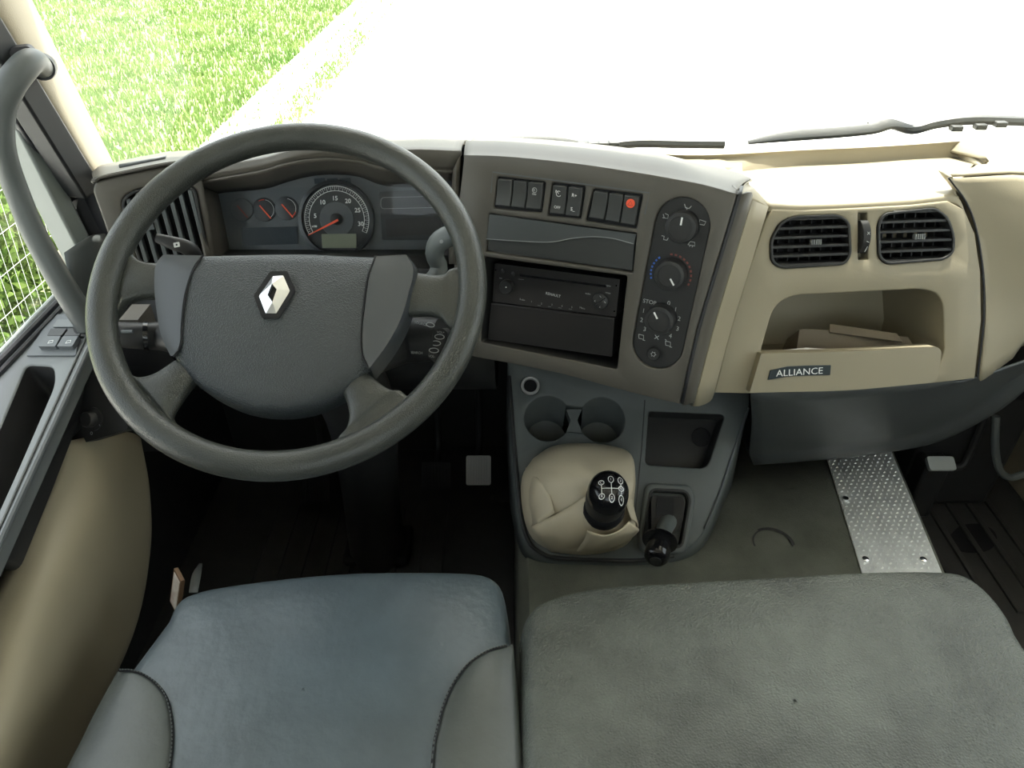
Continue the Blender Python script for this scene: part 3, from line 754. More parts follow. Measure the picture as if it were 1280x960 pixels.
# ================================================================== AIR VENTS
def vent(name, label, pl, loop, rows_, slat_px, knob, nv_, group, vert=False):
    cx = sum(p[0] for p in loop) / len(loop); cy = sum(p[1] for p in loop) / len(loop)
    t = thing(name, label, 'air vent', pl.w(cx, min(p[1] for p in loop)), group)
    lin = inset(loop, .004)
    plate('frame', pl, loop, [lin], -.02, .003, 'black_plastic', t, bevel=.001)
    pocket('duct', pl, inset(loop, .002), -.004, -.055, 'black_rubber', t, k=.9)
    return t
def clipx(loop, y):
    xs = []
    for i in range(len(loop)):
        a, b = loop[i - 1], loop[i]
        if (a[1] - y) * (b[1] - y) < 0: xs.append(a[0] + (b[0] - a[0]) * (y - a[1]) / (b[1] - a[1]))
    return (min(xs), max(xs)) if len(xs) >= 2 else None
for k, (lp, lab) in enumerate(zip(ventl, ('black slatted air vent nearer the centre panel on the beige passenger face', 'black slatted air vent at the far right of the beige passenger face'))):
    t = vent('air_vent', lab, PF, lp, 5, None, None, 6, 'round-cornered air vents on the passenger face')
    li = inset(lp, .004)
    y0, y1 = min(p[1] for p in li), max(p[1] for p in li)
    tilt = -.03 if k == 0 else .05
    for i in range(6):
        y = y0 + (y1 - y0) * (i + .06) / 5.12
        cxr = clipx(li, min(max(y, y0 + .004), y1 - .004))
        if not cxr: continue
        x0, x1 = cxr
        vs = []
        for x in (x0 - .001, x1 + .001):
            yy = y
            vs += [PF.w(x, yy - .0022, .001), PF.w(x, yy + .0022, .001), PF.w(x, yy + .0052, -.016), PF.w(x, yy + .002, -.016)]
        obj('slat', vs, [[0, 1, 2, 3], [7, 6, 5, 4], [0, 4, 5, 1], [1, 5, 6, 2], [2, 6, 7, 3], [3, 7, 4, 0]], 'black_plastic', t, bevel=.0008)
    xs = [p[0] for p in li]
    for i in range(1, 7):
        x = min(xs) + (max(xs) - min(xs)) * i / 7
        box_v = [PF.w(x + dx, y, h) for dx in (-.0008, .0008) for y in (y0 + .003, y1 - .003) for h in (-.02, -.036)]
        obj('rear_fin', box_v, [[0, 1, 3, 2], [4, 6, 7, 5], [0, 4, 5, 1], [2, 3, 7, 6], [0, 2, 6, 4], [1, 5, 7, 3]], 'black_plastic', t, smooth=False)
    cx = (min(xs) + max(xs)) / 2; cy = (y0 + y1) / 2
    for j in range(5):
        x = cx - .004 + j * .0035 + (.004 if k == 0 else .002)
        plate('slider_rib', PF, [(x, cy - .005), (x + .0015, cy - .005), (x + .0015, cy + .003), (x, cy + .003)], [], -.006, .003, 'dim_print', t, bevel=.0003)
# left vertical-slat vent
t = vent('air_vent', 'tall air vent with upright slats left of the steering wheel', LP, vent_o, 6, None, None, 0, None)
li = inset(vent_o, .005)
xs = [p[0] for p in li]
lif = [(p[1], p[0]) for p in li]
for i in range(7):
    x = min(xs) + (max(xs) - min(xs)) * (i + .35) / 6.6
    r_ = clipx(lif, x)
    if not r_: continue
    y0, y1 = r_
    vs = []
    for y in (y0, y1):
        sh = 0
        vs += [LP.w(x - .0028 + sh, y, .001), LP.w(x + .0028 + sh, y, .001), LP.w(x + .0045 + sh, y, -.02), LP.w(x + .001 + sh, y, -.02)]
    obj('slat', vs, [[0, 1, 2, 3], [7, 6, 5, 4], [0, 4, 5, 1], [1, 5, 6, 2], [2, 6, 7, 3], [3, 7, 4, 0]], 'grey_plastic', t, bevel=.001)
cc = LP.l(187, 283)
plate('slider', LP, rnd([(cc[0] - .006, cc[1] - .004), (cc[0] + .006, cc[1] - .004), (cc[0] + .006, cc[1] + .006), (cc[0] - .006, cc[1] + .006)], .001), [], -.002, .007, 'grey_plastic', t, bevel=.001)
# thumbwheel between the passenger vents
tw = thing('vent_thumbwheel', 'small dark ribbed thumbwheel between the two passenger vents', 'thumbwheel', PF.at(1078, 318))
cw = PF.l(1078.5, 296)
ww = []
wv, wf_ = [], []
N = 20
for i in range(N + 1):
    a = R(-62 + 124 * i / N)
    hh = .026 * math.cos(a) - .013; y = cw[1] + .0285 * math.sin(a)
    for x in (-.0062, .0062): wv.append(PF.w(cw[0] + x, y, hh)); wv.append(PF.w(cw[0] + x, y, -.016))
for i in range(N):
    k = i * 4
    wf_ += [[k, k + 4, k + 6, k + 2], [k, k + 1, k + 5, k + 4], [k + 2, k + 6, k + 7, k + 3], [k + 1, k + 3, k + 7, k + 5]]
wf_ += [[0, 2, 3, 1], [N * 4, N * 4 + 1, N * 4 + 3, N * 4 + 2]]
obj('wheel', wv, wf_, 'black_plastic', tw, bevel=.001)
strokes('wheel_mark', PF, [[(cw[0] - .001, cw[1] + .008), (cw[0] + .003, cw[1] + .004)], [(cw[0] - .001, cw[1] + .004), (cw[0] + .003, cw[1] + .008)], [(cw[0] - .001, cw[1] - .006), (cw[0] + .003, cw[1] - .008)], [(cw[0] - .003, cw[1] - .022), (cw[0] + .001, cw[1] - .014)]], .0009, .0140, 'grey_print', tw)

# badge on the tray lip
bd = thing('trim_badge', 'small dark curved badge lettered ALLIANCE on the beige tray lip', 'badge', PF.at(999, 472))
bl_ = PF.ls([(960, 475), (963, 463), (985, 458), (1010, 457), (1039, 456.5), (1038, 469), (1010, 469.5), (985, 471)], .018)
plate('plaque', PF, bl_, [], .014, .018, 'badge_dark', bd, bevel=.0006)
o0, o1 = PF.l(969, 467, .0185), PF.l(1030, 463, .0185)
cm = ((o0[0] + o1[0]) / 2, (o0[1] + o1[1]) / 2 - .0005)
tt = text('lettering', 'ALLIANCE', PF, cm, .0150, .0186, 'white_print', bd, sx=1.12, rot=math.atan2(o1[1] - o0[1], o1[0] - o0[0]))
bpy.context.view_layer.update()

# ================================================================== SWITCH BANKS
btn = [[[(622.5, 223.5), (640.5, 225), (637.7, 258), (618.8, 256.5)], [(642.5, 225.3), (659, 226.8), (655.8, 260), (638.8, 258.2)], [(661, 227.2), (679, 229), (675.8, 262.2), (657, 260.2)]],
       [[(691.8, 231), (709, 232.7), (705.2, 268.5), (686.8, 266.5)], [(711.4, 233), (728.6, 235), (724, 271), (706.4, 268.8)]],
       [[(743, 238.6), (760.5, 240.6), (755, 275), (735.8, 271.6)], [(762.4, 241), (779.2, 243), (774, 278.2), (756.2, 275.3)], [(781, 243.4), (799.3, 246), (794, 282), (775.2, 278.7)]]]
bname = ('switch bank of three rockers nearest the steering wheel on the centre panel', 'middle switch bank of two rockers with white symbols', 'right switch bank of three rockers with a red hazard triangle')
for bi, (lp, bs, lab) in enumerate(zip(bankl, btn, bname)):
    q = bankq[bi]
    t = thing('switch_bank', lab, 'switch panel', CPn.at(sum(p[0] for p in q) / 4, q[2][1]), 'switch banks in a row on the centre panel')
    plate('bezel', CPn, lp, [], -.02, -.004, 'black_rubber', t, bevel=0)
    for j, bq in enumerate(bs):
        L = CPn.ls(bq, .002)
        # rocker: two faces meeting in a shallow valley
        tl_, tr_, br_, bl2 = [V(p) for p in L]
        ml, mr = (tl_ + bl2) / 2, (tr_ + br_) / 2
        vs = [CPn.w(*tl_, .004), CPn.w(*tr_, .004), CPn.w(*mr, .0012), CPn.w(*ml, .0012), CPn.w(*br_, .003), CPn.w(*bl2, .003)]
        vs += [CPn.w(*p, -.006) for p in (tl_, tr_, br_, bl2)]
        sw = obj('rocker_switch', vs, [[0, 1, 2, 3], [3, 2, 4, 5], [0, 6, 7, 1], [1, 7, 8, 4, 2], [4, 8, 9, 5], [5, 9, 6, 0, 3], [6, 9, 8, 7]], 'switch_dark', t, bevel=.0012, angle=20)
        cu = (tl_ + tr_) * .36 + (bl2 + br_) * .14; cl_ = (tl_ + tr_) * .12 + (bl2 + br_) * .38
        hz = .0042
        if (bi, j) == (0, 2):
            strokes('lamp_symbol', CPn, [arcl(cu, .0032, 0, 360, 16), [(cu[0] - .003, cu[1] - .0045), (cu[0] + .003, cu[1] - .0045)], arcl((cu[0] - .001, cu[1]), .0014, 0, 360, 8), [(cu[0] - .003, cu[1] - .0058), (cu[0] + .003, cu[1] - .0058)]], .0007, hz, 'grey_print', sw)
        if (bi, j) == (1, 0):
            strokes('cruise_symbol', CPn, [arcl(cu, .0034, 60, 330, 16), [(cu[0], cu[1]), (cu[0] - .004, cu[1] + .004)], [(cu[0] - .0045, cu[1] + .001), (cu[0] - .0042, cu[1] + .0042)]], .0008, hz, 'white_print', sw)
            text('off_lettering', 'OFF', CPn, cl_, .0052, hz - .0005, 'white_print', sw)
        if (bi, j) == (1, 1):
            text('resume_lettering', 'R+', CPn, cu, .0062, hz, 'white_print', sw, bold=.0001)
            text('set_lettering', 'S_', CPn, cl_, .0062, hz - .0005, 'white_print', sw, bold=.0001)
        if (bi, j) == (2, 2):
            cu = (tl_ + tr_) * .37 + (bl2 + br_) * .13
            plate('hazard_lens', CPn, circ(cu, .0056, 24), [], .003, .0045, 'needle_red', sw, bevel=.0003)
            strokes('hazard_triangle', CPn, [[(cu[0] - .0032, cu[1] - .0022), (cu[0], cu[1] + .0034), (cu[0] + .0032, cu[1] - .0022), (cu[0] - .0032, cu[1] - .0022)]], .0007, .0048, 'dim_red_print', sw)

# storage lid with the wave
lid = thing('storage_lid', 'dark grey storage flap with a wavy ridge below the switches', 'storage flap', CPn.at(700, 328))
wave = cr2(CPn.ls([(607.5, 298.8), (660, 302), (690, 302.5), (715, 298), (740, 296), (765, 298), (792, 305)]), 5)
up_ = CPn.ls([(795, 293), (611.5, 268)])
plate('upper_leaf', CPn, wave + [(p[0], p[1]) for p in up_], [], -.012, -.001, 'lid_grey', lid, bevel=.0014)
lw_ = CPn.ls([(789.5, 340), (607.5, 314)])
plate('lower_leaf', CPn, [(p[0], p[1] - .0006) for p in wave] + lw_, [], -.014, -.0045, 'switch_dark', lid, bevel=.0014)
strokes('ridge', CPn, [wave], .0012, -.0005, 'dim_print', lid)

# ================================================================== RADIO
rd = thing('car_radio', 'black single-slot car radio lettered RENAULT in the centre panel'.replace(' lettered RENAULT', ' with small white lettering'), 'radio', CPn.at(692, 392))
RH = -.014
body = rnd(CPn.ls([(618.5, 329), (775, 349), (770, 396), (615.5, 377)], RH), .002)
plate('fascia', CPn, body, [], RH - .06, RH, 'radio_black', rd, bevel=.001)
plate('cd_slot', CPn, CPn.ls([(650, 342.8), (758, 356.4), (757.6, 359), (649.6, 345.4)], RH), [], RH - .001, RH + .0006, 'black_gloss', rd, bevel=0)
s_ = CPn.sc(690, 360)
kn = lathe('volume_knob', CPn, CPn.l(632.5, 359, RH + .006), [(9.5 * s_, RH), (9.3 * s_, RH + .007), (8.2 * s_, RH + .009), (4 * s_, RH + .0085)], 'black_plastic', rd, 28)
lathe('knob_mark', CPn, CPn.l(632.5, 359, RH + .009), [(.0008, RH + .008), (.0008, RH + .0096)], 'white_print', kn, 8)
pc = CPn.l(750, 377, RH + .003)
pad = lathe('track_pad', CPn, pc, [(10.5 * s_, RH), (10.2 * s_, RH + .003), (9 * s_, RH + .004)], 'black_plastic', rd, 28)
strokes('pad_arrow', CPn, [[(pc[0] + 6.5 * s_ * math.cos(a) - .0012 * math.sin(a + .6), pc[1] + 6.5 * s_ * math.sin(a) + .0012), (pc[0] + 7 * s_ * math.cos(a), pc[1] + 7 * s_ * math.sin(a)), (pc[0] + 6.5 * s_ * math.cos(a) + .0013, pc[1] + 6.5 * s_ * math.sin(a) - .001)] for a in (0.1, 1.6, 3.2, 4.8)], .0007, RH + .0043, 'grey_print', pad)
strokes('pad_groove', CPn, [[(pc[0] - .007, pc[1] - .007), (pc[0] + .007, pc[1] + .007)]], .0008, RH + .0042, 'black_gloss', pad)
for q in ((628, 338.8), (641, 342.5)):
    lathe('small_button', CPn, CPn.l(*q, RH + .002), [(2.8 * s_, RH), (2.6 * s_, RH + .002), (1.8 * s_, RH + .0025)], 'black_plastic', rd, 16)
for q in ((619.8, 337.5), (770.5, 357), (768, 389)):
    lathe('release_hole', CPn, CPn.l(*q, RH), [(.0012, RH), (.0012, RH + .0004)], 'black_gloss', rd, 10)
text('brand_lettering', 'RENAULT', CPn, CPn.l(691.5, 368.5, RH), .0052, RH + .0004, 'grey_print', rd, bold=.0001, rot=-.0)
pr = [('Radio', 653, 374.5), ('1', 664.5, 377), ('2', 677, 379.5), ('3', 690, 381), ('4', 702.5, 382.5), ('5', 715, 384), ('Menu', 728, 385), ('src', 638, 355), ('am', 626, 347.5), ('audio', 735, 367), ('open', 760.5, 357), ('mute', 760, 366)]
joined('preset_lettering', [text('tmp', s, CPn, CPn.l(x, y, RH), .0036, RH + .0004, 'grey_print') for s, x, y in pr], 'grey_print', rd)
strokes('preset_line', CPn, pls(CPn, [[(672, 381.5), (676, 382)], [(685, 383), (689, 383.5)], [(698, 384.5), (702, 385)], [(711, 386), (715, 386.5)], [(655, 349.5), (648, 348.8)]], RH), .0006, RH + .0004, 'dim_print', rd)
bp_ = thing('blank_cover', 'plain black cover plate in the slot below the radio', 'cover plate', CPn.at(688, 440))
plate('cover', CPn, rnd(CPn.ls([(614, 379.5), (768, 398.5), (765, 446), (609.5, 424)], -.014), .002), [], -.06, -.014, 'radio_black', bp_, bevel=.0015)
plate('ledge_lip', CPn, CPn.ls([(614, 378.6), (768.3, 397.6), (768, 400), (613.6, 381)], -.010), [], -.03, -.010, 'radio_black', bp_, bevel=.0008)

# ================================================================== CLIMATE PANEL
cl = thing('climate_panel', 'oblong black heater control panel with three round dials on the centre panel', 'control panel', CPn.at(818, 458))
plate('fascia', CPn, stad(.0340), [], -.02, -.004, 'black_plastic', cl, bevel=.001)
CH = -.0038
ang = [90, -52, 126]
kpx = [(852.5, 283.5), (838.5, 343), (825.5, 399)]
for (x, y), a in zip(kpx, ang):
    c_ = CPn.l(x, y, .004); r_ = 18.2 * s_
    k = lathe('dial_knob', CPn, c_, [(r_, CH), (r_ * .98, .010), (r_ * .92, .013), (r_ * .72, .0138), (r_ * .70, .0132), (r_ * .66, .0132), (r_ * .1, .0138)], 'black_plastic', cl, 40)
    ca_, sa_ = math.cos(R(a)), math.sin(R(a))
    strokes('pointer', CPn, [[(c_[0] + r_ * .18 * ca_, c_[1] + r_ * .18 * sa_), (c_[0] + r_ * .66 * ca_, c_[1] + r_ * .66 * sa_)]], .0022, .0143, 'white_print', k)
c2_ = CPn.l(838.5, 343, CH)
for i in range(13):
    a = 80 + i * 11
    strokes('cold_mark' if False else 'blue_mark', CPn, [arcl(c2_, 23.5 * s_, a + 30, a + 36, 3)], .0024, CH + .0004, 'blue_print', cl) if i > 1 and i < 9 else None
for i in range(10):
    a = 95 - i * 13
    strokes('red_mark', CPn, [arcl(c2_, 23.5 * s_, a, a + 7, 3)], .0024, CH + .0004, 'dim_red_print', cl)
for s, x, y, sz in (('STOP', 812, 377.5, .0075), ('0', 836, 379, .0085), ('1', 844.5, 387, .0085), ('2', 849, 398.5, .0085), ('3', 847, 411, .0085), ('4', 838, 420, .0085), ('1', 804.5, 388.5, .0085), ('2', 802, 400, .0085), ('3', 806, 411.5, .0085)):
    text('dial_lettering', s, CPn, CPn.l(x, y, CH), sz, CH + .0004, 'grey_print', cl)
def icon(x, y, lines, name='airflow_symbol'):
    c_ = CPn.l(x, y, CH); k = s_
    strokes(name, CPn, [[(c_[0] + a * k, c_[1] + b * k) for a, b in ln] for ln in lines], .0009, CH + .0004, 'grey_print', cl)
man = [[(-4, 3), (-2, -1), (2, -1), (4, 2)], [(-1, 0), (0, -3)]]
icon(859.5, 259, man); icon(833, 270.5, [[(-4, 2), (-2, -2), (2, -2), (2, 2), (-2, 3)], [(-4, -2), (-2, -2)]])
icon(877.5, 278.5, [[(-3, -2), (3, -2), (4, 2), (-3, 3), (-3, -2)], [(-5, 0), (-3, 0)]]); icon(831, 297.5, [[(-4, 2), (-1, 2), (-1, -2), (3, -2)], [(3, -2), (4, 1)]])
icon(864.5, 305.5, [[(-4, -1), (-2, 3), (3, 3), (4, -1), (-4, -1)], [(-2, -3), (-1, -1)], [(1, -3), (2, -1)]])
icon(802, 421.5, [[(-4, 3), (2, 3), (3, -2), (-3, -2), (-4, 3)], [(2, -3), (5, -3)]]); icon(835.5, 430, [[(-4, 3), (2, 3), (3, -2), (-3, -2), (-4, 3)], [(2, -3), (5, -3)], [(-5, 5), (-3, 4)]])
icon(821, 421.5, [[(-2.5, -2.5), (2.5, 2.5)], [(-2.5, 2.5), (2.5, -2.5)]], 'fan_symbol')
cbt = CPn.l(817.3, 442, 0)
rb_ = lathe('round_button', CPn, cbt, [(8.5 * s_, CH), (8.3 * s_, .001), (7.2 * s_, .0025), (2 * s_, .002)], 'black_plastic', cl, 28)
strokes('snow_symbol', CPn, [arcl(cbt, 2.4 * s_, 0, 360, 12)] + [[(cbt[0] + 2.6 * s_ * math.cos(R(a)), cbt[1] + 2.6 * s_ * math.sin(R(a))), (cbt[0] + 3.6 * s_ * math.cos(R(a)), cbt[1] + 3.6 * s_ * math.sin(R(a)))] for a in range(0, 360, 60)], .0007, .0028, 'grey_print', rb_)

# ================================================================== STEERING COLUMN AND WHEEL
el, yw = R(56.03), R(1.48)
wn = V((math.cos(el) * math.sin(yw), -math.cos(el) * math.cos(yw), math.sin(el)))
wu = V((0, 0, 1)).cross(wn).normalized(); wv_ = wn.cross(wu)
WC = pD(361.97, 359.08, .8505)
W = Pl(WC, wu, wv_)
sc_ = thing('steering_column', 'dark steering column with stalks and shroud beneath the wheel', 'steering column', (-.325, 1.2, .005))
loft('upper_shroud', [[W.w(a * k, b * k + dv, h) for a, b in circ((0, 0), .085, 20, .075) + [(.085, 0)]] for h, k, dv in ((-.05, .8, 0), (-.068, 1.0, 0), (-.12, 1.0, 0), (-.22, .75, .0))], 'black_plastic', sc_, 1, 2, .003)
ps = [W.w(0, 0, -.2), W.w(0, 0, -.45), V((-.30, 1.13, .33)), V((-.322, 1.19, .12)), V((-.325, 1.2, .0))]
tube('lower_cover', ps, [.06, .062, .062, .065, .068], 'black_plastic', sc_, 14, 4)
box('base_boot', (-.405, 1.15, 0), (-.245, 1.27, .03), 'black_rubber', sc_, bevel=.012)
# indicator stalk (left) and wiper / audio stalk (right)
tube('left_stalk', [W.w(-.07, -.055, -.07), pD(205, 420, .93), pD(183, 420, .92), pD(160, 419, .915), pD(128, 417, .91)], [.019, .019, .017, .0165, .0155], 'black_plastic', sc_, 16)
tube('stalk_collar', [pD(186, 420, .92), pD(180, 420, .918)], .0185, 'black_gloss', sc_, 16)
tube('stalk_slot', [pD(152, 414.5, .897), pD(166, 414.5, .898)], .0022, 'grey_plastic', sc_, 8)
boxes('stalk_block', [(tuple(pD(172, 400, .95) - V((.012, .02, .02))), tuple(pD(172, 400, .95) + V((.012, .02, .012))))], 'dark_plastic', sc_)
rs = [W.w(.06, -.06, -.07), pD(500, 425, .935), pD(525, 424, .925), pD(552, 424, .915)]
tube('right_stalk', rs, [.032, .031, .030, .027], 'black_plastic', sc_, 20)
SP = Pl(pD(540, 428, .893), (1, -.25, .1), (.05, .5, .85))
rp_ = plate('audio_keys', SP, rnd(SP.ls([(537, 412), (553, 410), (560, 416), (556, 440), (545, 455), (535, 446)]), .003), [], -.02, .0, 'black_plastic', sc_, bevel=.002)
for (x, y) in ((549.5, 421), (545, 429), (542.5, 438)):
    cK = SP.l(x, y)
    b2 = plate('key_line', SP, circ(cK, .0065, 20, .0033), [circ(cK, .0056, 20, .0024)], 0, .0008, 'grey_print', sc_, bevel=0)
text('key_lettering', 'VOL+', SP, SP.l(551, 415.5), .004, .0004, 'grey_print', sc_)
text('key_lettering', 'VOL-', SP, SP.l(540, 445.5), .004, .0004, 'grey_print', sc_)
SQ = Pl(pD(528, 404, .893), (1, -.2, -.12), (.05, .5, .85))
text('stalk_lettering', 'SOURCE', SQ, SQ.l(526, 404.5), .0042, .0004, 'grey_print', sc_)
plate('source_key', SQ, circ(SQ.l(538, 406), .0055, 18, .003), [circ(SQ.l(538, 406), .0045, 18, .0022)], 0, .0006, 'grey_print', sc_, bevel=0)
text('stalk_lettering', 'SEARCH', SP, SP.l(521, 441, .002), .0042, .0022, 'grey_print', sc_)
# upper levers
tube('right_lever', [W.w(.10, -.01, -.08), pD(545, 345, .96), pD(543, 318, .95), pD(550, 301, .94), pD(575, 290, .925)], [.014, .015, .015, .0155, .014], 'console_grey', sc_, 14, 4, squash=.75)
plate('lever_mark', Pl(pD(552, 302, .925), (1, 0, .3), (0, .5, .8)), circ((0, 0), .0025, 10), [], 0, .0006, 'dim_print', sc_, bevel=0)
tube('left_lever', [pD(246, 330, .97), pD(242, 317, .955), pD(232, 309, .945), pD(216, 304, .94), pD(195, 297, .935)], [.010, .010, .0095, .0085, .0055], 'black_plastic', sc_, 12, 4, squash=.6)
plate('lever_mark', Pl(pD(221, 306, .931), (1, 0, .2), (0, .5, .8)), rnd([(-.004, -.003), (.004, -.003), (.004, .003), (-.004, .003)], .001), [circ((0, 0), .0015, 8)], 0, .0006, 'grey_print', sc_, bevel=0)

sw_ = thing('steering_wheel', 'large dark grey four-spoke steering wheel with a diamond emblem', 'steering wheel', WC - wn * .05)
n1, n2 = 96, 20
RR, rr_ = .213, .0165
vs = []; fs = []
for i in range(n1):
    a = 2 * math.pi * i / n1
    for k in range(n2):
        b = 2 * math.pi * k / n2
        r = RR + rr_ * math.cos(b) * 1.0
        vs.append(W.w(r * math.cos(a), r * math.sin(a), rr_ * 1.02 * math.sin(b)))
for i in range(n1):
    for k in range(n2):
        fs.append([i * n2 + k, ((i + 1) % n1) * n2 + k, ((i + 1) % n1) * n2 + (k + 1) % n2, i * n2 + (k + 1) % n2])
obj('rim', vs, fs, 'wheel_leather', sw_, angle=180)
def spoke(e_a, e_b, h_in):
    """edges a and b in pixels from hub to rim; rounded section"""
    rowsx = []
    e_a, e_b = e_a[:-1], e_b[:-1]
    n = len(e_a)
    for i in range(n):
        t = i / (n - 1)
        h = h_in * (1 - t) ** 1.3 - .003 * t * t
        a = V(W.l(*e_a[i], h)); b = V(W.l(*e_b[i], h))
        sec = []
        for k in range(13):
            an = math.pi * k / 12
            s = (1 - math.cos(an)) / 2
            p = a.lerp(b, s)
            dep = .0125 * (1 - .55 * t * t) * math.sin(an) ** .6 if 0 < k < 12 else 0
            sec.append((p.x, p.y, h + dep - .004))
        for k in range(1, 12):
            an = math.pi * k / 12
            s = (1 + math.cos(an)) / 2
            p = a.lerp(b, s)
            sec.append((p.x, p.y, h - .014 * math.sin(an) ** .6 - .004))
        sec.append(sec[0])
        rowsx.append([W.w(*q) for q in sec])
        if i == n - 1:
            rowsx.append([W.w(q[0] * RR / math.hypot(q[0], q[1]), q[1] * RR / math.hypot(q[0], q[1]), q[2] * .5) for q in sec])
    return loft('spoke', rowsx, 'wheel_leather', sw_, 1, 4, 0, angle=80)
spoke([(215, 332), (197, 329.5), (178, 327), (166, 319), (156, 304), (150, 290)][::1], [(215, 372), (192, 371), (170, 372), (152, 380), (143, 396), (137, 412)], -.012)
spoke([(500, 340), (520, 340.5), (543, 343.5), (556, 341.5), (564, 334), (573, 305)], [(495, 392), (512, 393), (535, 392), (551, 396), (562, 408), (566, 425)], -.012)
spoke([(235, 440), (215, 453), (193, 466.5), (172, 470.5), (155, 464), (140, 445)], [(255, 468), (240, 480), (224, 502), (214, 521), (222, 536), (242, 553)], -.012)
spoke([(447, 455), (463, 468.5), (478, 480.5), (490, 486.5), (501, 487.5), (530, 465)], [(418, 480), (430, 495), (436, 518), (432, 536), (420, 550), (398, 562)], -.012)
PH = .004
padpx = [(192, 336), (194, 325), (204, 319), (254, 315.5), (372, 313), (420, 315), (470, 317), (509, 319), (519, 326), (521, 334), (518, 352), (506.6, 393), (486, 428), (462, 458.8), (427.5, 488), (386, 507), (341.6, 512.5), (300, 507), (266, 493), (238.4, 474), (214.4, 445), (200.6, 417.5), (193, 378)]
def padring(k, h, sft=0): return [W.w(a, b, h) for a, b in shrink(W.ls(padpx, PH), k)]
pm = cr2(W.ls(padpx + padpx[:1], PH), 3)[:-1]
def ring(dd, h): return [W.w(a, b, h) for a, b in inset(pm, dd)]
rg = [ring(.010, -.045), ring(.001, -.035), ring(0, -.012), ring(.002, -.002), ring(.007, .0032)]
sh = [(k, PH + .010 * (1 - k * k) ** .9) for k in (.88, .74, .56, .36, .16, .02)]
for k, h in sh: rg.append([W.w(a, b, h) for a, b in shrink(inset(pm, .007), k)])
rg = [r + [r[0]] for r in rg]
hub = loft('airbag_pad', rg, 'pad_leather', sw_, 1, 1, 0, angle=60)
# smooth cheek panels either side of the pad and the joint line
def padh(a, b):
    cxx = sum(p[0] for p in pm) / len(pm); cyy = sum(p[1] for p in pm) / len(pm)
    return PH + .004
pin = inset(pm, .007)
pc0 = (sum(p[0] for p in pin) / len(pin), sum(p[1] for p in pin) / len(pin))
def hpad(a, b):
    """height of the pad surface above the wheel plane"""
    dx, dy = a - pc0[0], b - pc0[1]
    th = math.atan2(dy, dx); best = None
    for i in range(len(pin)):
        p, q = pin[i - 1], pin[i]
        ex, ey = q[0] - p[0], q[1] - p[1]
        den = math.cos(th) * ey - math.sin(th) * ex
        if abs(den) < 1e-12: continue
        px_, py_ = p[0] - pc0[0], p[1] - pc0[1]
        t = (px_ * ey - py_ * ex) / den; u = (px_ * math.sin(th) - py_ * math.cos(th)) / den
        if t > 0 and -1e-6 <= u <= 1 + 1e-6: best = t
    k = min(1.0, math.hypot(dx, dy) / (best or 1))
    return PH + .010 * (1 - k * k) ** .9
def cheek(inn, out):
    A_ = cr2(W.ls(inn, .008), 4); B_ = cr2(W.ls(out, .004), 4)
    rws = []
    for t in (0, .02, .25, .5, .75, .93, 1.0):
        rw_ = []
        for p, q in zip(A_, B_):
            a, b = p[0] + (q[0] - p[0]) * t, p[1] + (q[1] - p[1]) * t
            h = hpad(a, b) + (.0016 if 0 < t < 1 else (-.001 if t == 0 else -.006))
            rw_.append(W.w(a, b, h))
        rws.append(rw_)
    rws.append([W.w(q[0] * 1.0, q[1], -.034) for q in B_])
    return loft('cheek_panel', rws, 'pad_smooth', sw_, 1, 1, 0, angle=50)
cheek([(252, 318), (243, 335), (232, 369), (227, 405), (224.5, 430), (215, 444)], [(201, 319), (192, 331), (190.5, 355), (194, 388), (200, 418), (213.5, 445.5)])
cheek([(470, 319), (461, 349), (456, 385), (452.5, 417), (453.5, 442), (461, 458)], [(511, 319), (521, 338), (515, 365), (505, 397), (487, 429), (463, 460)])
tube('pad_joint', [W.w(*W.l(x, y, .008), hpad(*W.l(x, y, .008)) + .0006) for x, y in ((253, 317), (244, 335), (233, 369), (228, 405), (225.5, 430), (215.5, 445))], .0011, 'black_rubber', sw_, 6, 4)
tube('pad_joint', [W.w(*W.l(x, y, .008), hpad(*W.l(x, y, .008)) + .0006) for x, y in ((469, 318), (460, 349), (455, 385), (451.6, 417), (452.4, 442), (460.5, 459))], .0011, 'black_rubber', sw_, 6, 4)
# emblem
EH = .0158
em_ = plate('emblem', W, rnd(W.ls([(337.5, 339), (359, 338.5), (369, 362.5), (349, 397.5), (327.5, 397.5), (317, 369.5)], EH), .002), [], .004, EH, 'black_rubber', sw_, bevel=.0008)
oh = W.ls([(341, 343), (356, 342), (365, 363), (346, 394), (330.5, 394), (321.5, 370.5)], EH)
ih = W.ls([(341.5, 357), (347.5, 364), (342, 380), (336, 371)], EH)
vs = [W.w(a, b, EH - .001) for a, b in oh] + [W.w(a, b, EH + .005) for a, b in ih] + [W.w(a, b, EH - .001) for a, b in ih]
fs = [[0, 1, 6], [1, 2, 7, 6], [2, 3, 8, 7], [3, 4, 8], [4, 5, 9, 8], [5, 0, 6, 9], [6, 7, 11, 10], [7, 8, 12, 11], [8, 9, 13, 12], [9, 6, 10, 13]]
obj('diamond', vs, fs, 'silver', em_, smooth=False)

# ================================================================== CENTRE CONSOLE
CN = turned(0, 50, pZ(760, 700, .345))
con = thing('center_console', 'dark grey sloping floor console with two round cup holders', 'console', V((.2, 1.0, TZ)))
cpx = [(634, 440), (935, 440), (938, 508), (925, 545), (900, 620), (884, 660), (868, 682), (840, 697), (790, 703), (700, 700), (672, 692), (657, 676), (648, 640), (640, 560)]
co = CN.ls(cpx)
c1 = circ(CN.l(684.5, 523), .0435, 30); c2c = circ(CN.l(752, 524), .0445, 30)
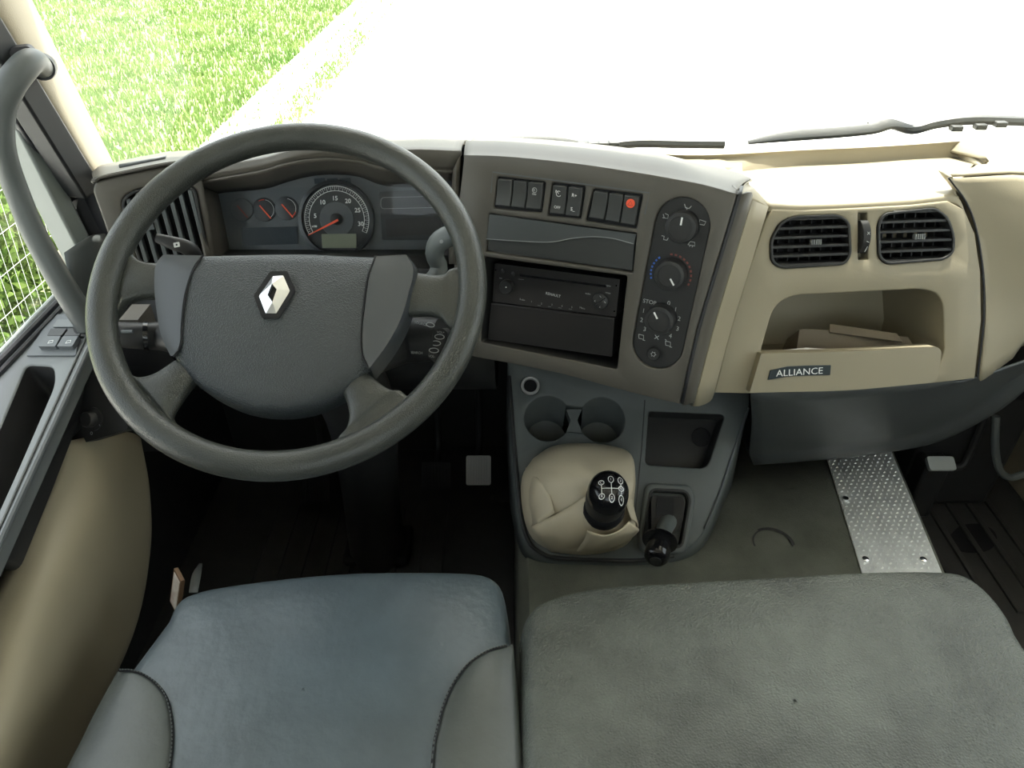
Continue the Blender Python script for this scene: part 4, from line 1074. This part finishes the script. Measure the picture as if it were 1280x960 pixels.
# merge the two cups with a waist: one figure-eight opening
eight = []
L1, L2 = CN.l(684.5, 523), CN.l(752.5, 525)
r8 = .0435
wy = .010
for i in range(25): a = R(35 + 290 * i / 24); eight.append((L1[0] + r8 * math.cos(a), L1[1] + r8 * math.sin(a)))
for i in range(25): a = R(215 + 290 * i / 24); eight.append((L2[0] + r8 * math.cos(a), L2[1] + r8 * math.sin(a)))
trayl = rnd(CN.ls([(811, 514), (907, 518), (884, 586), (806, 581)]), [.006, .012, .018, .012])
sockl = circ(CN.l(663, 482), .0185, 24)
plate('top_face', CN, rnd(co, [.01] + [.03] * 12 + [.02]), [eight, trayl, sockl], -.03, 0, 'console_grey', con, bevel=.003)
# skirt below the face
sk0 = [CN.w(a, b, -.004) for a, b in rnd(co, [.01] + [.03] * 12 + [.02])]
sk1 = [V((p.x + (.004 if p.x > .2 else -.004), p.y, max(TZ - .01, p.z - .18))) for p in sk0]
sk0.append(sk0[0]); sk1.append(sk1[0])
loft('skirt', [sk0, sk1], 'console_grey', con, 1, 1, .003, angle=50)
tube('edge_bead', [CN.at(x, y, .002) for x, y in ((636, 470), (643, 560), (651, 640), (660, 675), (676, 691), (702, 698), (790, 701), (842, 695))], .004, 'black_plastic', con, 8, 4)
tube('edge_bead', [CN.at(x, y, .001) for x, y in ((936, 510), (923, 546), (898, 621), (881, 661))], .0025, 'grey_plastic', con, 8, 4)
strokes('joint_line', CN, [CN.ls([(806, 500), (802, 560), (794, 640)])], .002, .0006, 'seal_black', con)
for (c_) in (L1, L2):
    lp_ = circ(c_, r8 + .0006, 30)
    n = len(lp_)
    rws = [[V((0, 0, 0))] * 0]
    top = [CN.w(a, b, -.004) for a, b in lp_]
    dn = V((0, .35, -1)).normalized()
    mid = [CN.w(a, b, 0) for a, b in shrink(lp_, .93)]
    bot = [p + dn * (.085 if True else 0) + V((0, .0, 0)) for p in mid]
    zb = min(p.z for p in bot)
    vs = top + bot + [sum(bot, V()) / n]
    fs = [[i, (i + 1) % n, (i + 1) % n + n, i + n] for i in range(n)] + [[i + n, (i + 1) % n + n, 2 * n] for i in range(n)]
    # only the walls away from the waist
    ang_in = 0 if c_ is L1 else math.pi
    fs = [f for i, f in enumerate(fs) if i >= n or abs((2 * math.pi * (i + .5) / n - ang_in + math.pi) % (2 * math.pi) - math.pi) > R(36)]
    obj('cup_holder', vs, fs, 'console_grey', con, angle=50)
# post standing in the waist between the cups
wc = ((L1[0] + L2[0]) / 2, (L1[1] + L2[1]) / 2)
rq = [CN.l(708, 510), CN.l(728, 510), CN.l(722, 524), CN.l(731, 545), CN.l(706, 545), CN.l(714, 524)]
plate('cup_divider', CN, rnd(rq, .003), [], -.05, -.010, 'console_grey', con, bevel=.003)
pocket('coin_tray', CN, trayl, -.003, -.045, 'black_plastic', con, k=.95)
cc = CN.l(877, 546, -.04)
lathe('coin_ring', CN, cc, [(.019, -.046), (.019, -.0425), (.0165, -.0422), (.016, -.044)], 'black_rubber', con, 28)
# power socket
ps_ = thing('power_socket', 'round chrome-rimmed lighter socket beside the cup holders', 'power socket', CN.at(663, 490))
c_ = CN.l(663, 482)
lathe('rim', CN, c_, [(.0182, -.004), (.0182, .003), (.0165, .0045), (.0135, .004), (.0128, -.002), (.0125, -.02)], 'socket_ring', ps_, 32)
lathe('well', CN, c_, [(.0126, -.045), (.0124, -.003)], 'black_rubber', ps_, 24)
lathe('well_shadow', CN, c_, [(.0118, -.01), (.0118, -.002)], 'black_rubber', ps_, 24)

# ================================================================== GEAR LEVER
gl = thing('gear_lever', 'gear lever with glossy black knob and wrinkled beige leather boot', 'gear lever', CN.at(722, 640))
B0 = [(668, 577), (690, 563), (722, 559), (760, 562), (783, 572), (789, 600), (788, 635), (790, 662), (775, 682), (735, 691), (695, 687), (668, 672), (656, 640), (655, 600)]
b0 = [CN.at(x, y, .0) for x, y in B0]
cen = CN.at(722, 628, 0)
KB = pD(754.5, 636, 1.235)      # knob base
n = len(b0)
KN = Pl(KB, (1, 0, -.02), (0, .93, .36))
neck = [KN.w(a, b, .004) for a, b in [(.032 * math.cos(R(115 - 360 * i / n)), .030 * math.sin(R(115 - 360 * i / n))) for i in range(n)]]
bul = [(1.0, 0, 0), (1.04, .0, .022), (1.03, .12, .045), (.97, .35, .05), (.9, .62, .035), (.95, .86, .012), (1, 1, 0)]
rowsb = []
random.seed(5)
for j, (k, t, hh) in enumerate(bul):
    row = []
    for i in range(n):
        p = cen + (b0[i] - cen) * k
        fy = 1 - .5 * min(1, max(0, (B0[i][1] - 600) / 45))
        q = p.lerp(neck[i], t) + CN.n * hh * fy
        if 1 < j < 6:
            q += CN.n * random.uniform(-.004, .004) + V((random.uniform(-.003, .003), 0, 0))
        row.append(q)
    rowsb.append(row + [row[0]])
# sharp leather folds: drag a few points
def pull(j, i, px_, d): rowsb[j][i % n] = pD(*px_, d); rowsb[j][n] = rowsb[j][0]
boot = loft('leather_boot', rowsb, 'boot_leather', gl, 4, 4, .002, angle=180)
# folds: overlapping pleats of leather, each with its own edge and thickness
def pleat(rws): return loft('boot_fold', [[CN.at(x, y, h + (.022 if h > .02 else .004)) for x, y, h in r] for r in rws], 'boot_leather', gl, 4, 4, .0022, angle=75)
pleat([[(664, 657, .036), (690, 645, .066), (713, 632, .084), (735, 616, .094)],
       [(665, 661, .040), (692, 651, .072), (717, 640, .090), (740, 628, .098)],
       [(672, 672, .036), (698, 664, .066), (722, 656, .082), (742, 648, .088)],
       [(682, 684, .016), (704, 680, .040), (726, 674, .056), (742, 666, .066)],
       [(688, 690, .000), (706, 692, .004), (726, 692, .012), (742, 684, .03)]])
pleat([[(657, 584, .012), (672, 597, .046), (686, 614, .060), (694, 642, .064)],
       [(656, 590, .014), (669, 603, .046), (681, 620, .058), (688, 645, .062)],
       [(655, 602, .008), (662, 620, .028), (668, 636, .038), (674, 654, .050)],
       [(655, 630, .0), (657, 645, .006), (662, 655, .016), (668, 662, .028)]])
pleat([[(734, 664, .092), (755, 670, .090), (774, 664, .090), (787, 652, .088)],
       [(730, 676, .066), (754, 677, .074), (780, 669, .074), (797, 660, .066)],
       [(722, 688, .030), (752, 683, .046), (782, 673, .050), (799, 663, .052)],
       [(722, 691, .012), (752, 689, .020), (780, 680, .022), (795, 668, .03)]])
pleat([[(778, 584, .030), (783, 576, .014), (788, 574, .008)],
       [(779, 605, .060), (785, 602, .040), (789, 600, .014)],
       [(782, 628, .078), (789, 628, .060), (790, 630, .026)],
       [(788, 648, .086), (796, 655, .070), (796, 662, .040)]])
# collar under the knob and the knob
lathe('collar', KN, (0, 0), [(.034, -.012), (.036, 0), (.034, .008), (.030, .012)], 'black_rubber', gl, 28)
prof = [(.026, -.02), (.0305, -.004), (.0328, .016), (.0342, .038), (.0338, .052), (.0332, .054)]
kn_ = lathe('knob_skirt', KN, (0, .002), prof, 'black_plastic', gl, 32)
gp_ = [(.0337, .052), (.0335, .060), (.032, .071), (.028, .0805), (.021, .087), (.011, .0905), (.002, .091)]
gk = lathe('knob_cap', KN, (0, .002), gp_, 'black_gloss', gl, 32, ry=1.08)
# shift pattern printed on the cap (conforming)
def kh(a, b):
    r = math.hypot(a, (b - .002) / 1.08)
    for (r0_, h0_), (r1_, h1_) in zip(gp_, gp_[1:]):
        if r1_ <= r <= r0_: return h1_ + (h0_ - h1_) * (r - r1_) / max(1e-6, r0_ - r1_) + .0006
    return gp_[-1][1] + .0006
def kstroke(lines, wid, name='shift_pattern', m='white_print'):
    vs, fs = [], []
    for ln in lines:
        fine = []
        for p, q in zip(ln, ln[1:]):
            for s in range(4): fine.append((p[0] + (q[0] - p[0]) * s / 4, p[1] + (q[1] - p[1]) * s / 4))
        fine.append(ln[-1]); m_ = len(fine); k = len(vs)
        for i, p in enumerate(fine):
            a, b = fine[max(i - 1, 0)], fine[min(i + 1, m_ - 1)]
            t = V((b[0] - a[0], b[1] - a[1])); t = t.normalized() if t.length > 1e-9 else V((1, 0))
            for sg in (1, -1):
                x, y = p[0] - t.y * wid / 2 * sg, p[1] + t.x * wid / 2 * sg
                vs.append(KN.w(x, y, kh(x, y)))
        for i in range(m_ - 1): fs.append([k + 2 * i, k + 2 * i + 1, k + 2 * i + 3, k + 2 * i + 2])
    return obj(name, vs, fs, m, gk, smooth=False)
X = (-.0145, .001, .0165)
yt, yb, ym = .010, -.019, -.004
def oval(x, y, h): return [(x + .0042 * math.cos(R(a)), y + h * math.sin(R(a))) for a in range(0, 361, 30)]
kstroke([[(X[0], ym), (X[2] - .004, ym)], [(X[0], yt - .008), (X[0], yb + .006)], [(X[1], yt - .004), (X[1], yb + .006)], [(X[2], ym + .003), (X[2], yt - .006)], [(X[2], ym - .003), (X[2], yb + .006)],
         oval(X[0], yt - .004, .004), oval(X[1], yt + .0015, .006), oval(X[2], yt + .0005, .006), oval(X[0], yb + .003, .004), oval(X[1], yb, .006), oval(X[2], yb - .001, .006), oval(X[2], ym, .0038)], .0011)
def kdig(s, x, y):
    o = text('tmp', s, KN, (x, y), .0062, 0, 'white_print')
    c = V(o['wloc']); vs = []
    for v in o.data.vertices:
        p = v.co + c - KN.p0; a, b = p.dot(KN.u), p.dot(KN.v)
        vs.append(KN.w(a, b, kh(a, b)))
    fs = [list(f.vertices) for f in o.data.polygons]
    me = o.data; bpy.data.objects.remove(o); bpy.data.meshes.remove(me)
    return vs, fs
vs, fs = [], []
for s, x, y in (('C', X[0], yt - .004), ('1', X[1], yt + .0015), ('3', X[2], yt), ('R', X[0], yb + .003), ('2', X[1], yb), ('4', X[2], yb - .001), ('N', X[2], ym)):
    v_, f_ = kdig(s, x, y); k = len(vs); vs += v_; fs += [[i + k for i in f] for f in f_]
obj('shift_digits', vs, fs, 'white_print', gk, smooth=False)

# ================================================================== PARKING BRAKE
pb = thing('parking_brake', 'glossy black parking brake lever in a square bezel on the console', 'brake lever', CN.at(832, 655))
bz0 = rnd(CN.ls([(806, 604), (862, 607), (868, 622), (856, 694), (800, 690), (796, 675)]), .016)
bz1 = rnd(CN.ls([(814, 615), (854, 617), (858, 626), (848, 682), (806, 680), (804, 668)]), .008)
plate('bezel', CN, bz0, [bz1], -.004, .014, 'console_grey', pb, bevel=.005, seg=3)
plate('bezel_ring', CN, inset(bz1, -.006), [inset(bz1, -.001)], .010, .0155, 'black_plastic', pb, bevel=.001)
pocket('well', CN, bz1, .01, -.03, 'black_rubber', pb, k=.95)
bx = CN.ls([(812, 620), (853, 622), (852, 650), (844, 668), (812, 668)], .014)
plate('lever_block', CN, rnd(bx, .010), [], -.02, .030, 'brake_black', pb, bevel=.009, seg=4)
plate('block_groove', CN, rnd(CN.ls([(821, 621), (842, 622), (841, 646), (820, 645)], .03), .002), [], .02, .0325, 'black_rubber', pb, bevel=.002)
tube('lever_shaft', [CN.at(836, 652, .022), CN.at(831, 660, .05), CN.at(827, 672, .075)], [.015, .0145, .0135], 'console_grey', pb, 20)
KP = Pl(CN.at(826, 674, .082), V((1, -.15, 0)), V((0, .75, .65)))
k0 = CN.at(825, 676, .078); k1 = CN.at(820.5, 697, .100); axk = (k1 - k0).normalized()
KP = Pl(k0, axk.orthogonal(), axk.cross(axk.orthogonal()))
if KP.n.dot(axk) < 0: KP = Pl(k0, KP.v, KP.u)
lathe('flange', KP, (0, 0), [(.020, -.004), (.0295, -.001), (.030, .002), (.020, .006)], 'black_gloss', pb, 28, ry=1.0)
lathe('knob', KP, (0, 0), [(.0195, .004), (.0205, .014), (.0215, .028), (.0205, .037), (.016, .043), (.007, .0455)], 'black_gloss', pb, 28)
lathe('knob_button', KP, (0, 0), [(.010, .0435), (.0095, .0462), (.004, .0466)], 'black_plastic', pb, 20)

# ================================================================== SEATS
def cushion(name, outline, z, thick, crown, mat_, parent, dip=.0, front=None):
    lp = outline; n = len(lp)
    rings = [(.985, -thick), (1.0, -thick * .7), (1.005, -.055), (1.0, -.032), (.988, -.015), (.97, -.005), (.945, 0), (.86, crown * .3), (.7, crown * .65), (.5, crown * .85), (.25, crown), (.02, crown)]
    rws = []
    for k, h in rings:
        rws.append([V((a, b, z + h)) for a, b in shrink(lp, k)])
        rws[-1].append(rws[-1][0])
    rws.append([sum(rws[-1][:-1], V()) / n + V((0, 0, 0))] * (n + 1))
    return loft(name, rws, mat_, parent, 1, 2, 0, angle=180)
ZS = .575
def zp(pts, z): return [tuple(pZ(x, y, z)[:2]) for x, y in pts]
dsp = [(206, 772), (214, 754), (228, 741), (262, 731), (330, 721), (410, 713), (480, 710), (550, 710), (600, 712), (622, 719), (632, 738), (640, 800), (647, 870), (651, 960)]
od = zp(dsp, ZS)
od = od + [(.022, .20), (.0, .10), (-.2, .08), (-.42, .10), (-.448, .20)] + zp([(75, 985), (118, 905), (152, 845), (185, 800)], ZS)
od = cr2(od + od[:1], 3)[:-1]
dseat = thing('driver_seat', 'blue-grey leather driver seat cushion with stitched side bolsters', 'seat', (-.21, .38, .0))
cushion('cushion', od, ZS, .14, .012, 'seat_leather', dseat)
box('seat_base', (-.38, .12, 0.0), (-.06, .52, .44), 'black_plastic', dseat, bevel=.02)
def bolster(seam_px, edge_px, label_=None):
    S = [pZ(x, y, ZS + .010) for x, y in seam_px]; E = [pZ(x, y, ZS - .004) for x, y in edge_px]
    rws = []
    for t, h in ((0, -.002), (.06, .003), (.3, .009), (.6, .012), (.85, .009), (1.0, -.001)):
        rws.append([s.lerp(e, t) + V((0, 0, h * (min(1, .15 + i / 3)))) for i, (s, e) in enumerate(zip(S, E))])
    rws.append([p + V((0, 0, -.05)) for p in rws[-1]])
    b = loft('side_bolster', rws, 'bolster_leather', dseat, 4, 3, 0, angle=180)
    tube('seam', [p + V((0, 0, .0015)) for p in S], .0016, 'black_rubber', b, 6, 4)
    st = cr(S, 12); vs = []; fs = []
    for i in range(0, len(st) - 1, 2):
        tube('', [st[i] + V((0, 0, .004)), st[i + 1] + V((0, 0, .004))], .0008, '', n=5, add=(vs, fs))
    obj('stitching', vs, fs, 'bolster_leather', b, kind='stuff')
bolster([(150, 839), (172, 841), (193, 853), (208, 872), (215, 900), (216, 930), (212, 965), (200, 1040)], [(149, 841), (143, 850), (134, 865), (123, 884), (112, 904), (99, 930), (82, 962), (45, 1040)])
bolster([(634, 808), (612, 814), (589, 828), (570, 850), (556, 878), (547, 910), (541, 945), (536, 1040)], [(641, 806), (642.5, 815), (644, 832), (646, 855), (648, 880), (650, 910), (652, 945), (655, 1040)])
ZB = .59
bsp = [(651, 800), (652, 775), (660, 757), (680, 744), (740, 730), (860, 722), (1000, 714), (1100, 709), (1180, 709), (1215, 715), (1245, 738), (1268, 768), (1288, 805)]
ob = zp(bsp, ZB)
ob = ob + [(.655, .42), (.66, .2), (.64, .06), (.5, .04), (.1, .05), (.012, .12), (.010, .3)] + zp([(650, 900), (650.5, 850)], ZB)
ob = cr2(ob + ob[:1], 3)[:-1]
bench = thing('passenger_bench', 'wide grained grey vinyl passenger bench cushion with faint stains', 'seat', (.4, .35, TZ))
cushion('cushion', ob, ZB, .14, .012, 'bench_vinyl', bench)
box('bench_base', (.06, .10, TZ), (.60, .50, .47), 'black_plastic', bench, bevel=.02)

# ================================================================== TREAD PLATE
TQ = [(1029, 560), (1110, 556), (1178, 720), (1078, 720)]
tpl = thing('tread_plate', 'bright aluminium tread plate screwed along the tunnel edge', 'tread plate', V((.72, 1.0, TZ)))
tq = TP.ls(TQ)
plate('sheet', TP, tq, [], 0, .003, 'tread_metal', tpl, bevel=.0006)
a0, a1, a2, a3 = [V(p) for p in tq]
vs, fs = [], []
rowsN_ = 34
for i in range(rowsN_):
    t = (i + .5) / rowsN_
    l_, r_ = a0.lerp(a3, t), a1.lerp(a2, t)
    for j in range(12):
        s = (j + .5 + (.25 if i % 2 else -.25)) / 12
        p = l_.lerp(r_, s); dx, dy = (.0034, .0018) if (i + j) % 2 else (.0018, .0034)
        k = len(vs)
        for q in ((dx, dy * .3), (dx * .2, dy), (-dx, -dy * .3), (-dx * .2, -dy)): vs.append(TP.w(p.x + q[0], p.y + q[1], .003))
        vs.append(TP.w(p.x, p.y, .0062))
        fs += [[k, k + 1, k + 4], [k + 1, k + 2, k + 4], [k + 2, k + 3, k + 4], [k + 3, k, k + 4]]
obj('tread_bump', vs, fs, 'tread_metal', tpl, kind='stuff', smooth=False)
for q in ((1056, 625), (1081, 701), (1153, 701.5)):
    lathe('screw', TP, TP.l(*q), [(.0065, .003), (.006, .006), (.003, .0072)], 'chrome', tpl, 16)

# ================================================================== PEDALS AND FOOTWELL THINGS
def pedal(name, lab, px_, Y, wv2, hv2, m, ribs=True, arm=True):
    p = pY(*px_, Y); pl = turned(0, 38, p)
    t = thing(name, lab, 'pedal', p)
    plate('pad', pl, rnd([(-wv2, -hv2), (wv2, -hv2), (wv2, hv2), (-wv2, hv2)], .006), [], -.012, 0, m, t)
    if ribs:
        for i in range(9):
            x = -wv2 * .85 + i * wv2 * 1.7 / 8
            plate('rib', pl, [(x - .0016, -hv2 * .92), (x + .0016, -hv2 * .92), (x + .0016, hv2 * .92), (x - .0016, hv2 * .92)], [], -.001, .003, m, t, bevel=.0005)
    if arm: tube('arm', [pl.w(0, hv2 * .4, -.012), pl.w(0, hv2 + .05, -.05), p + V((0, .13, .22))], .009, 'black_plastic', t, 10, 3)
    return t
pedal('accelerator_pedal', 'ribbed metal accelerator pedal beside the console', (598, 588), 1.40, .032, .038, 'pedal_metal', arm=True)
pedal('brake_pedal', 'dark brake pedal left of the accelerator', (545, 595), 1.40, .038, .036, 'black_rubber')
pedal('clutch_pedal', 'dark worn clutch pedal below the left half of the steering wheel', (395, 612), 1.34, .034, .034, 'black_rubber')
fr_ = thing('foot_bracket', 'small grey-topped black bracket in the passenger footwell', 'bracket', pY(1176, 612, 1.22))
bp0 = pY(1175, 582, 1.22)
box('bracket_body', (bp0.x - .028, bp0.y - .002, .10), (bp0.x + .028, bp0.y + .06, bp0.z + .004), 'black_plastic', fr_, bevel=.008)
plate('bracket_pad', turned(0, 60, bp0 + V((0, 0, .006))), rnd([(-.030, -.016), (.030, -.016), (.030, .016), (-.030, .016)], .006), [], -.006, .004, 'frame_metal', fr_)
tube('bracket_arm', [bp0 + V((.028, .01, -.01)), bp0 + V((.055, .01, -.012)), bp0 + V((.07, .02, .02)), bp0 + V((.07, .03, .16))], .008, 'black_plastic', fr_, 10, 4)
hh_ = thing('cable_loop', 'black cable conduit hanging at the right of the passenger footwell', 'cable', pY(1260, 595, 1.2))
tube('conduit', [pY(1245, 520, 1.22), pY(1244, 560, 1.2), pY(1250, 588, 1.2), pY(1264, 597, 1.2), pY(1285, 590, 1.2)], .008, 'console_grey', hh_, 10, 4)
bm_ = thing('footwell_box', 'black plastic equipment box at the back of the passenger footwell', 'equipment box', V((1.03, 1.38, .10)))
box('housing', (.93, 1.26, .10), (1.15, 1.50, .46), 'black_plastic', bm_, bevel=.015)
box('housing_lid', (.925, 1.255, .42), (1.155, 1.505, .47), 'black_rubber', bm_, bevel=.01)
# small framed card and a strip by the driver seat
cd = thing('framed_card', 'small brown-edged white card wedged beside the driver seat', 'card', pZ(222, 735, .47))
CDp = Pl(pZ(222, 732, .52), (.6, -.75, 0), (.25, .25, .94))
plate('card_frame', CDp, [(-.014, -.04), (.016, -.04), (.016, .022), (-.014, .022)], [], -.003, .003, 'wood', cd, bevel=.0006)
plate('card_face', CDp, [(-.010, -.036), (.013, -.036), (.013, .018), (-.010, .018)], [], .003, .0036, 'paper', cd, bevel=0)
bs_ = thing('seat_belt_stalk', 'thin grey strap end standing beside the driver seat front', 'strap', pZ(240, 735, .44))
loft('strap', [[pZ(236, 740, .47), pZ(240, 718, .46), pZ(249, 704, .44)], [pZ(247, 740, .47), pZ(251, 718, .46), pZ(253, 704, .44)]], 'door_grey', bs_, 3, 1, .002)

# things lying in the open tray
trz = PF.at(1060, 438, -.02).z
bxp = thing('cardboard_box', 'flattened brown cardboard box lying in the open dash tray', 'box', PF.at(1070, 436, -.06))
BP = turned(4, 30, PF.at(1070, 428, -.055))
f0 = BP.ls([(1006, 411), (1040, 413), (1135, 421), (1145, 436), (1145, 452), (1002, 452)])
plate('front_face', BP, f0, [], -.006, 0, 'card', bxp, bevel=.001)
vs = [BP.at(1000, 412), BP.at(1006, 411), BP.at(1006, 452), BP.at(994, 452), BP.at(985, 424, -.05), BP.at(975, 446, -.05)]
obj('side_flap', vs, [[0, 1, 2, 3], [0, 3, 5, 4]], 'card', bxp, solid=.002, smooth=False)
plate('top_flap', turned(4, 62, BP.at(1038, 413, .001)), [(-.002, -.004), (.115, -.018), (.108, -.002), (.0, .012)], [], -.002, .0015, 'card', bxp, bevel=.0005)
pp = thing('folded_paper', 'folded white printed paper sticking up at the left of the tray lip', 'paper', PF.at(1000, 441, -.02))
PP = turned(-4, 40, PF.at(1000, 440, -.008))
plate('sheet', PP, PP.ls([(953, 439), (982, 437), (1008, 434.5), (1047, 437), (1050, 448), (953, 450)]), [], -.003, 0, 'paper', pp, bevel=.0005)

# ================================================================== WIPERS
def wiper(lab, blade, arm, Y, clips):
    t = thing('windscreen_wiper', lab, 'wiper', pY(*arm[-1], Y), 'windscreen wipers')
    P = [pY(x, y, Y) for x, y in blade]
    rad = [.005] + [.013] * (len(P) - 2) + [.005]
    tube('blade', P, rad, 'wiper_black', t, 8, 4, squash=.6)
    tube('arm', [pY(x, y, Y + .03) for x, y in arm], .011, 'wiper_black', t, 8, 4)
    for q in clips: 
        p = pY(*q, Y + .015)
        box('clip', p - V((.012, .01, .006)), p + V((.012, .01, .006)), 'wiper_black', t)
wiper('thin black wiper arm and blade resting low in front of the centre panel', [(612, 174.5), (650, 176), (690, 176.5), (722, 178)], [(722, 183), (760, 182), (800, 178.5), (850, 179.5), (905, 180)], 1.60, [(728, 180), (741, 180.5), (754, 180.5), (767, 180)])
wiper('heavier black wiper arm and blade resting at the right of the windscreen', [(935, 178), (985, 170), (1040, 166), (1090, 161), (1112, 155), (1140, 159)], [(1085, 158), (1110, 154), (1140, 162), (1170, 155), (1215, 150), (1290, 152)], 1.60, [(1195, 160), (1225, 158), (1250, 155)])

# ================================================================== OUTSIDE
GZ = -1.0
gnd = box('ground_pavement', (-2.3, 2.2, GZ - .1), (40, 45, GZ), 'concrete', bevel=0, kind='structure')
box('ground_near', (-30, -12, GZ - .12), (40, 2.2, GZ - .005), 'concrete', bevel=0, kind='structure')
bed = box('ground_soil', (-30, 2.2, GZ - .12), (-2.3, 45, GZ - .02), 'soil', bevel=0, kind='structure')
# paving slabs along the verge (shared mesh)
proto = None
random.seed(3)
for r in range(3):
    for k in range(44):
        x = -3.13 + r * .278 + .135; y = 5.3 + k * .285 + (.14 if r % 2 else 0)
        if proto is None:
            proto = box('paving_slab', (-.133, -.136, -.05), (.133, .136, 0), 'slab', bed, bevel=.006)
            o = proto
        else:
            o = proto.copy(); col.objects.link(o)
        wx = V((x, y, GZ - .025 + random.uniform(-.004, .004)))
        o.location = wx - wl(bed); o.rotation_euler = (0, 0, random.uniform(-.015, .015))
def blades(name, n, area, hgt, wid, m, lab=None, cat=None, parent=None, lean=.6, zf=None):
    vs, fs = [], []
    for _ in range(n):
        p = area(); a = random.uniform(0, 6.283); h = hgt * random.uniform(.45, 1.3); ww_ = wid * random.uniform(.6, 1.3)
        dx, dy = math.cos(a) * ww_, math.sin(a) * ww_
        la = random.uniform(0, 6.283); lx, ly = math.cos(la) * h * random.uniform(0, lean), math.sin(la) * h * random.uniform(0, lean)
        k = len(vs)
        vs += [(p[0] - dx, p[1] - dy, p[2]), (p[0] + dx, p[1] + dy, p[2]), (p[0] + dx * .7 + lx * .4, p[1] + dy * .7 + ly * .4, p[2] + h * .6), (p[0] - dx * .7 + lx * .4, p[1] - dy * .7 + ly * .4, p[2] + h * .6), (p[0] + lx, p[1] + ly, p[2] + h)]
        fs += [[k, k + 1, k + 2, k + 3], [k + 3, k + 2, k + 4]]
    me = bpy.data.meshes.new(name); me.from_pydata(vs, [], fs); me.materials.append(M[m])
    o = bpy.data.objects.new(name, me); col.objects.link(o)
    o['wloc'] = [0, 0, 0]
    tag(o, lab, cat, kind='stuff')
    return o
def ga():
    y = 3 + 17 * random.random() ** 1.2
    e = 1.6 + y * .55
    return (-3.16 - e * random.random(), y, GZ - .02)
blades('grass_verge', 70000, ga, .085, .011, 'grass', 'bright sunlit green grass verge beyond the left pillar', 'grass')
def wa():
    r = random.choice((0, 1, 2, 3)); y = 5.4 + 11 * random.random()
    cx = -3.14 + r * .278 + random.gauss(0, .02)
    if random.random() < .5: y = 3.0 + round((y - 3) / .285) * .285 - .142 + random.gauss(0, .02); cx = -3.1 + random.random() * .8
    if random.random() < .45: cx, y = -2.42 + random.gauss(0, .10), random.choice((5.2, 8.0, 9.1, 10.2, 11.0, 12.5)) + random.gauss(0, .45)
    return (cx, y, GZ - .03)
blades('slab_weeds', 3200, wa, .085, .01, 'grass', 'sparse weeds growing in the joints of the paving slabs', 'weeds')
# concrete joint
boxes('pavement_joint', [((-2.3, 10.5, GZ), (1.5, 10.53, GZ + .003))], 'soil', gnd)
# fence and hedge seen through the door window
fx = -2.62
fe = thing('wire_fence', 'pale wire mesh fence seen through the driver door window', 'fence', (fx, 3.6, GZ))
for i in range(31):
    y = 2.3 + i * .06
    tube('upright_wire', [(fx, y, GZ), (fx + .04, y + .1, GZ + 1.05)], .0013, 'wire', fe, 5)
for i in range(6):
    z = .08 + i * .18
    tube('cross_wire', [(fx, 2.25, GZ + z), (fx, 4.2, GZ + z)], .0016, 'wire', fe, 5)
random.seed(11)
def ha():
    return (-2.72 - 1.1 * random.random(), 2.2 + 2.3 * random.random(), GZ + .95 * random.random() ** .7)
hd = blades('hedge', 14000, ha, .05, .022, 'hedge', 'leafy green hedge growing behind the wire fence', 'hedge', lean=1.6)
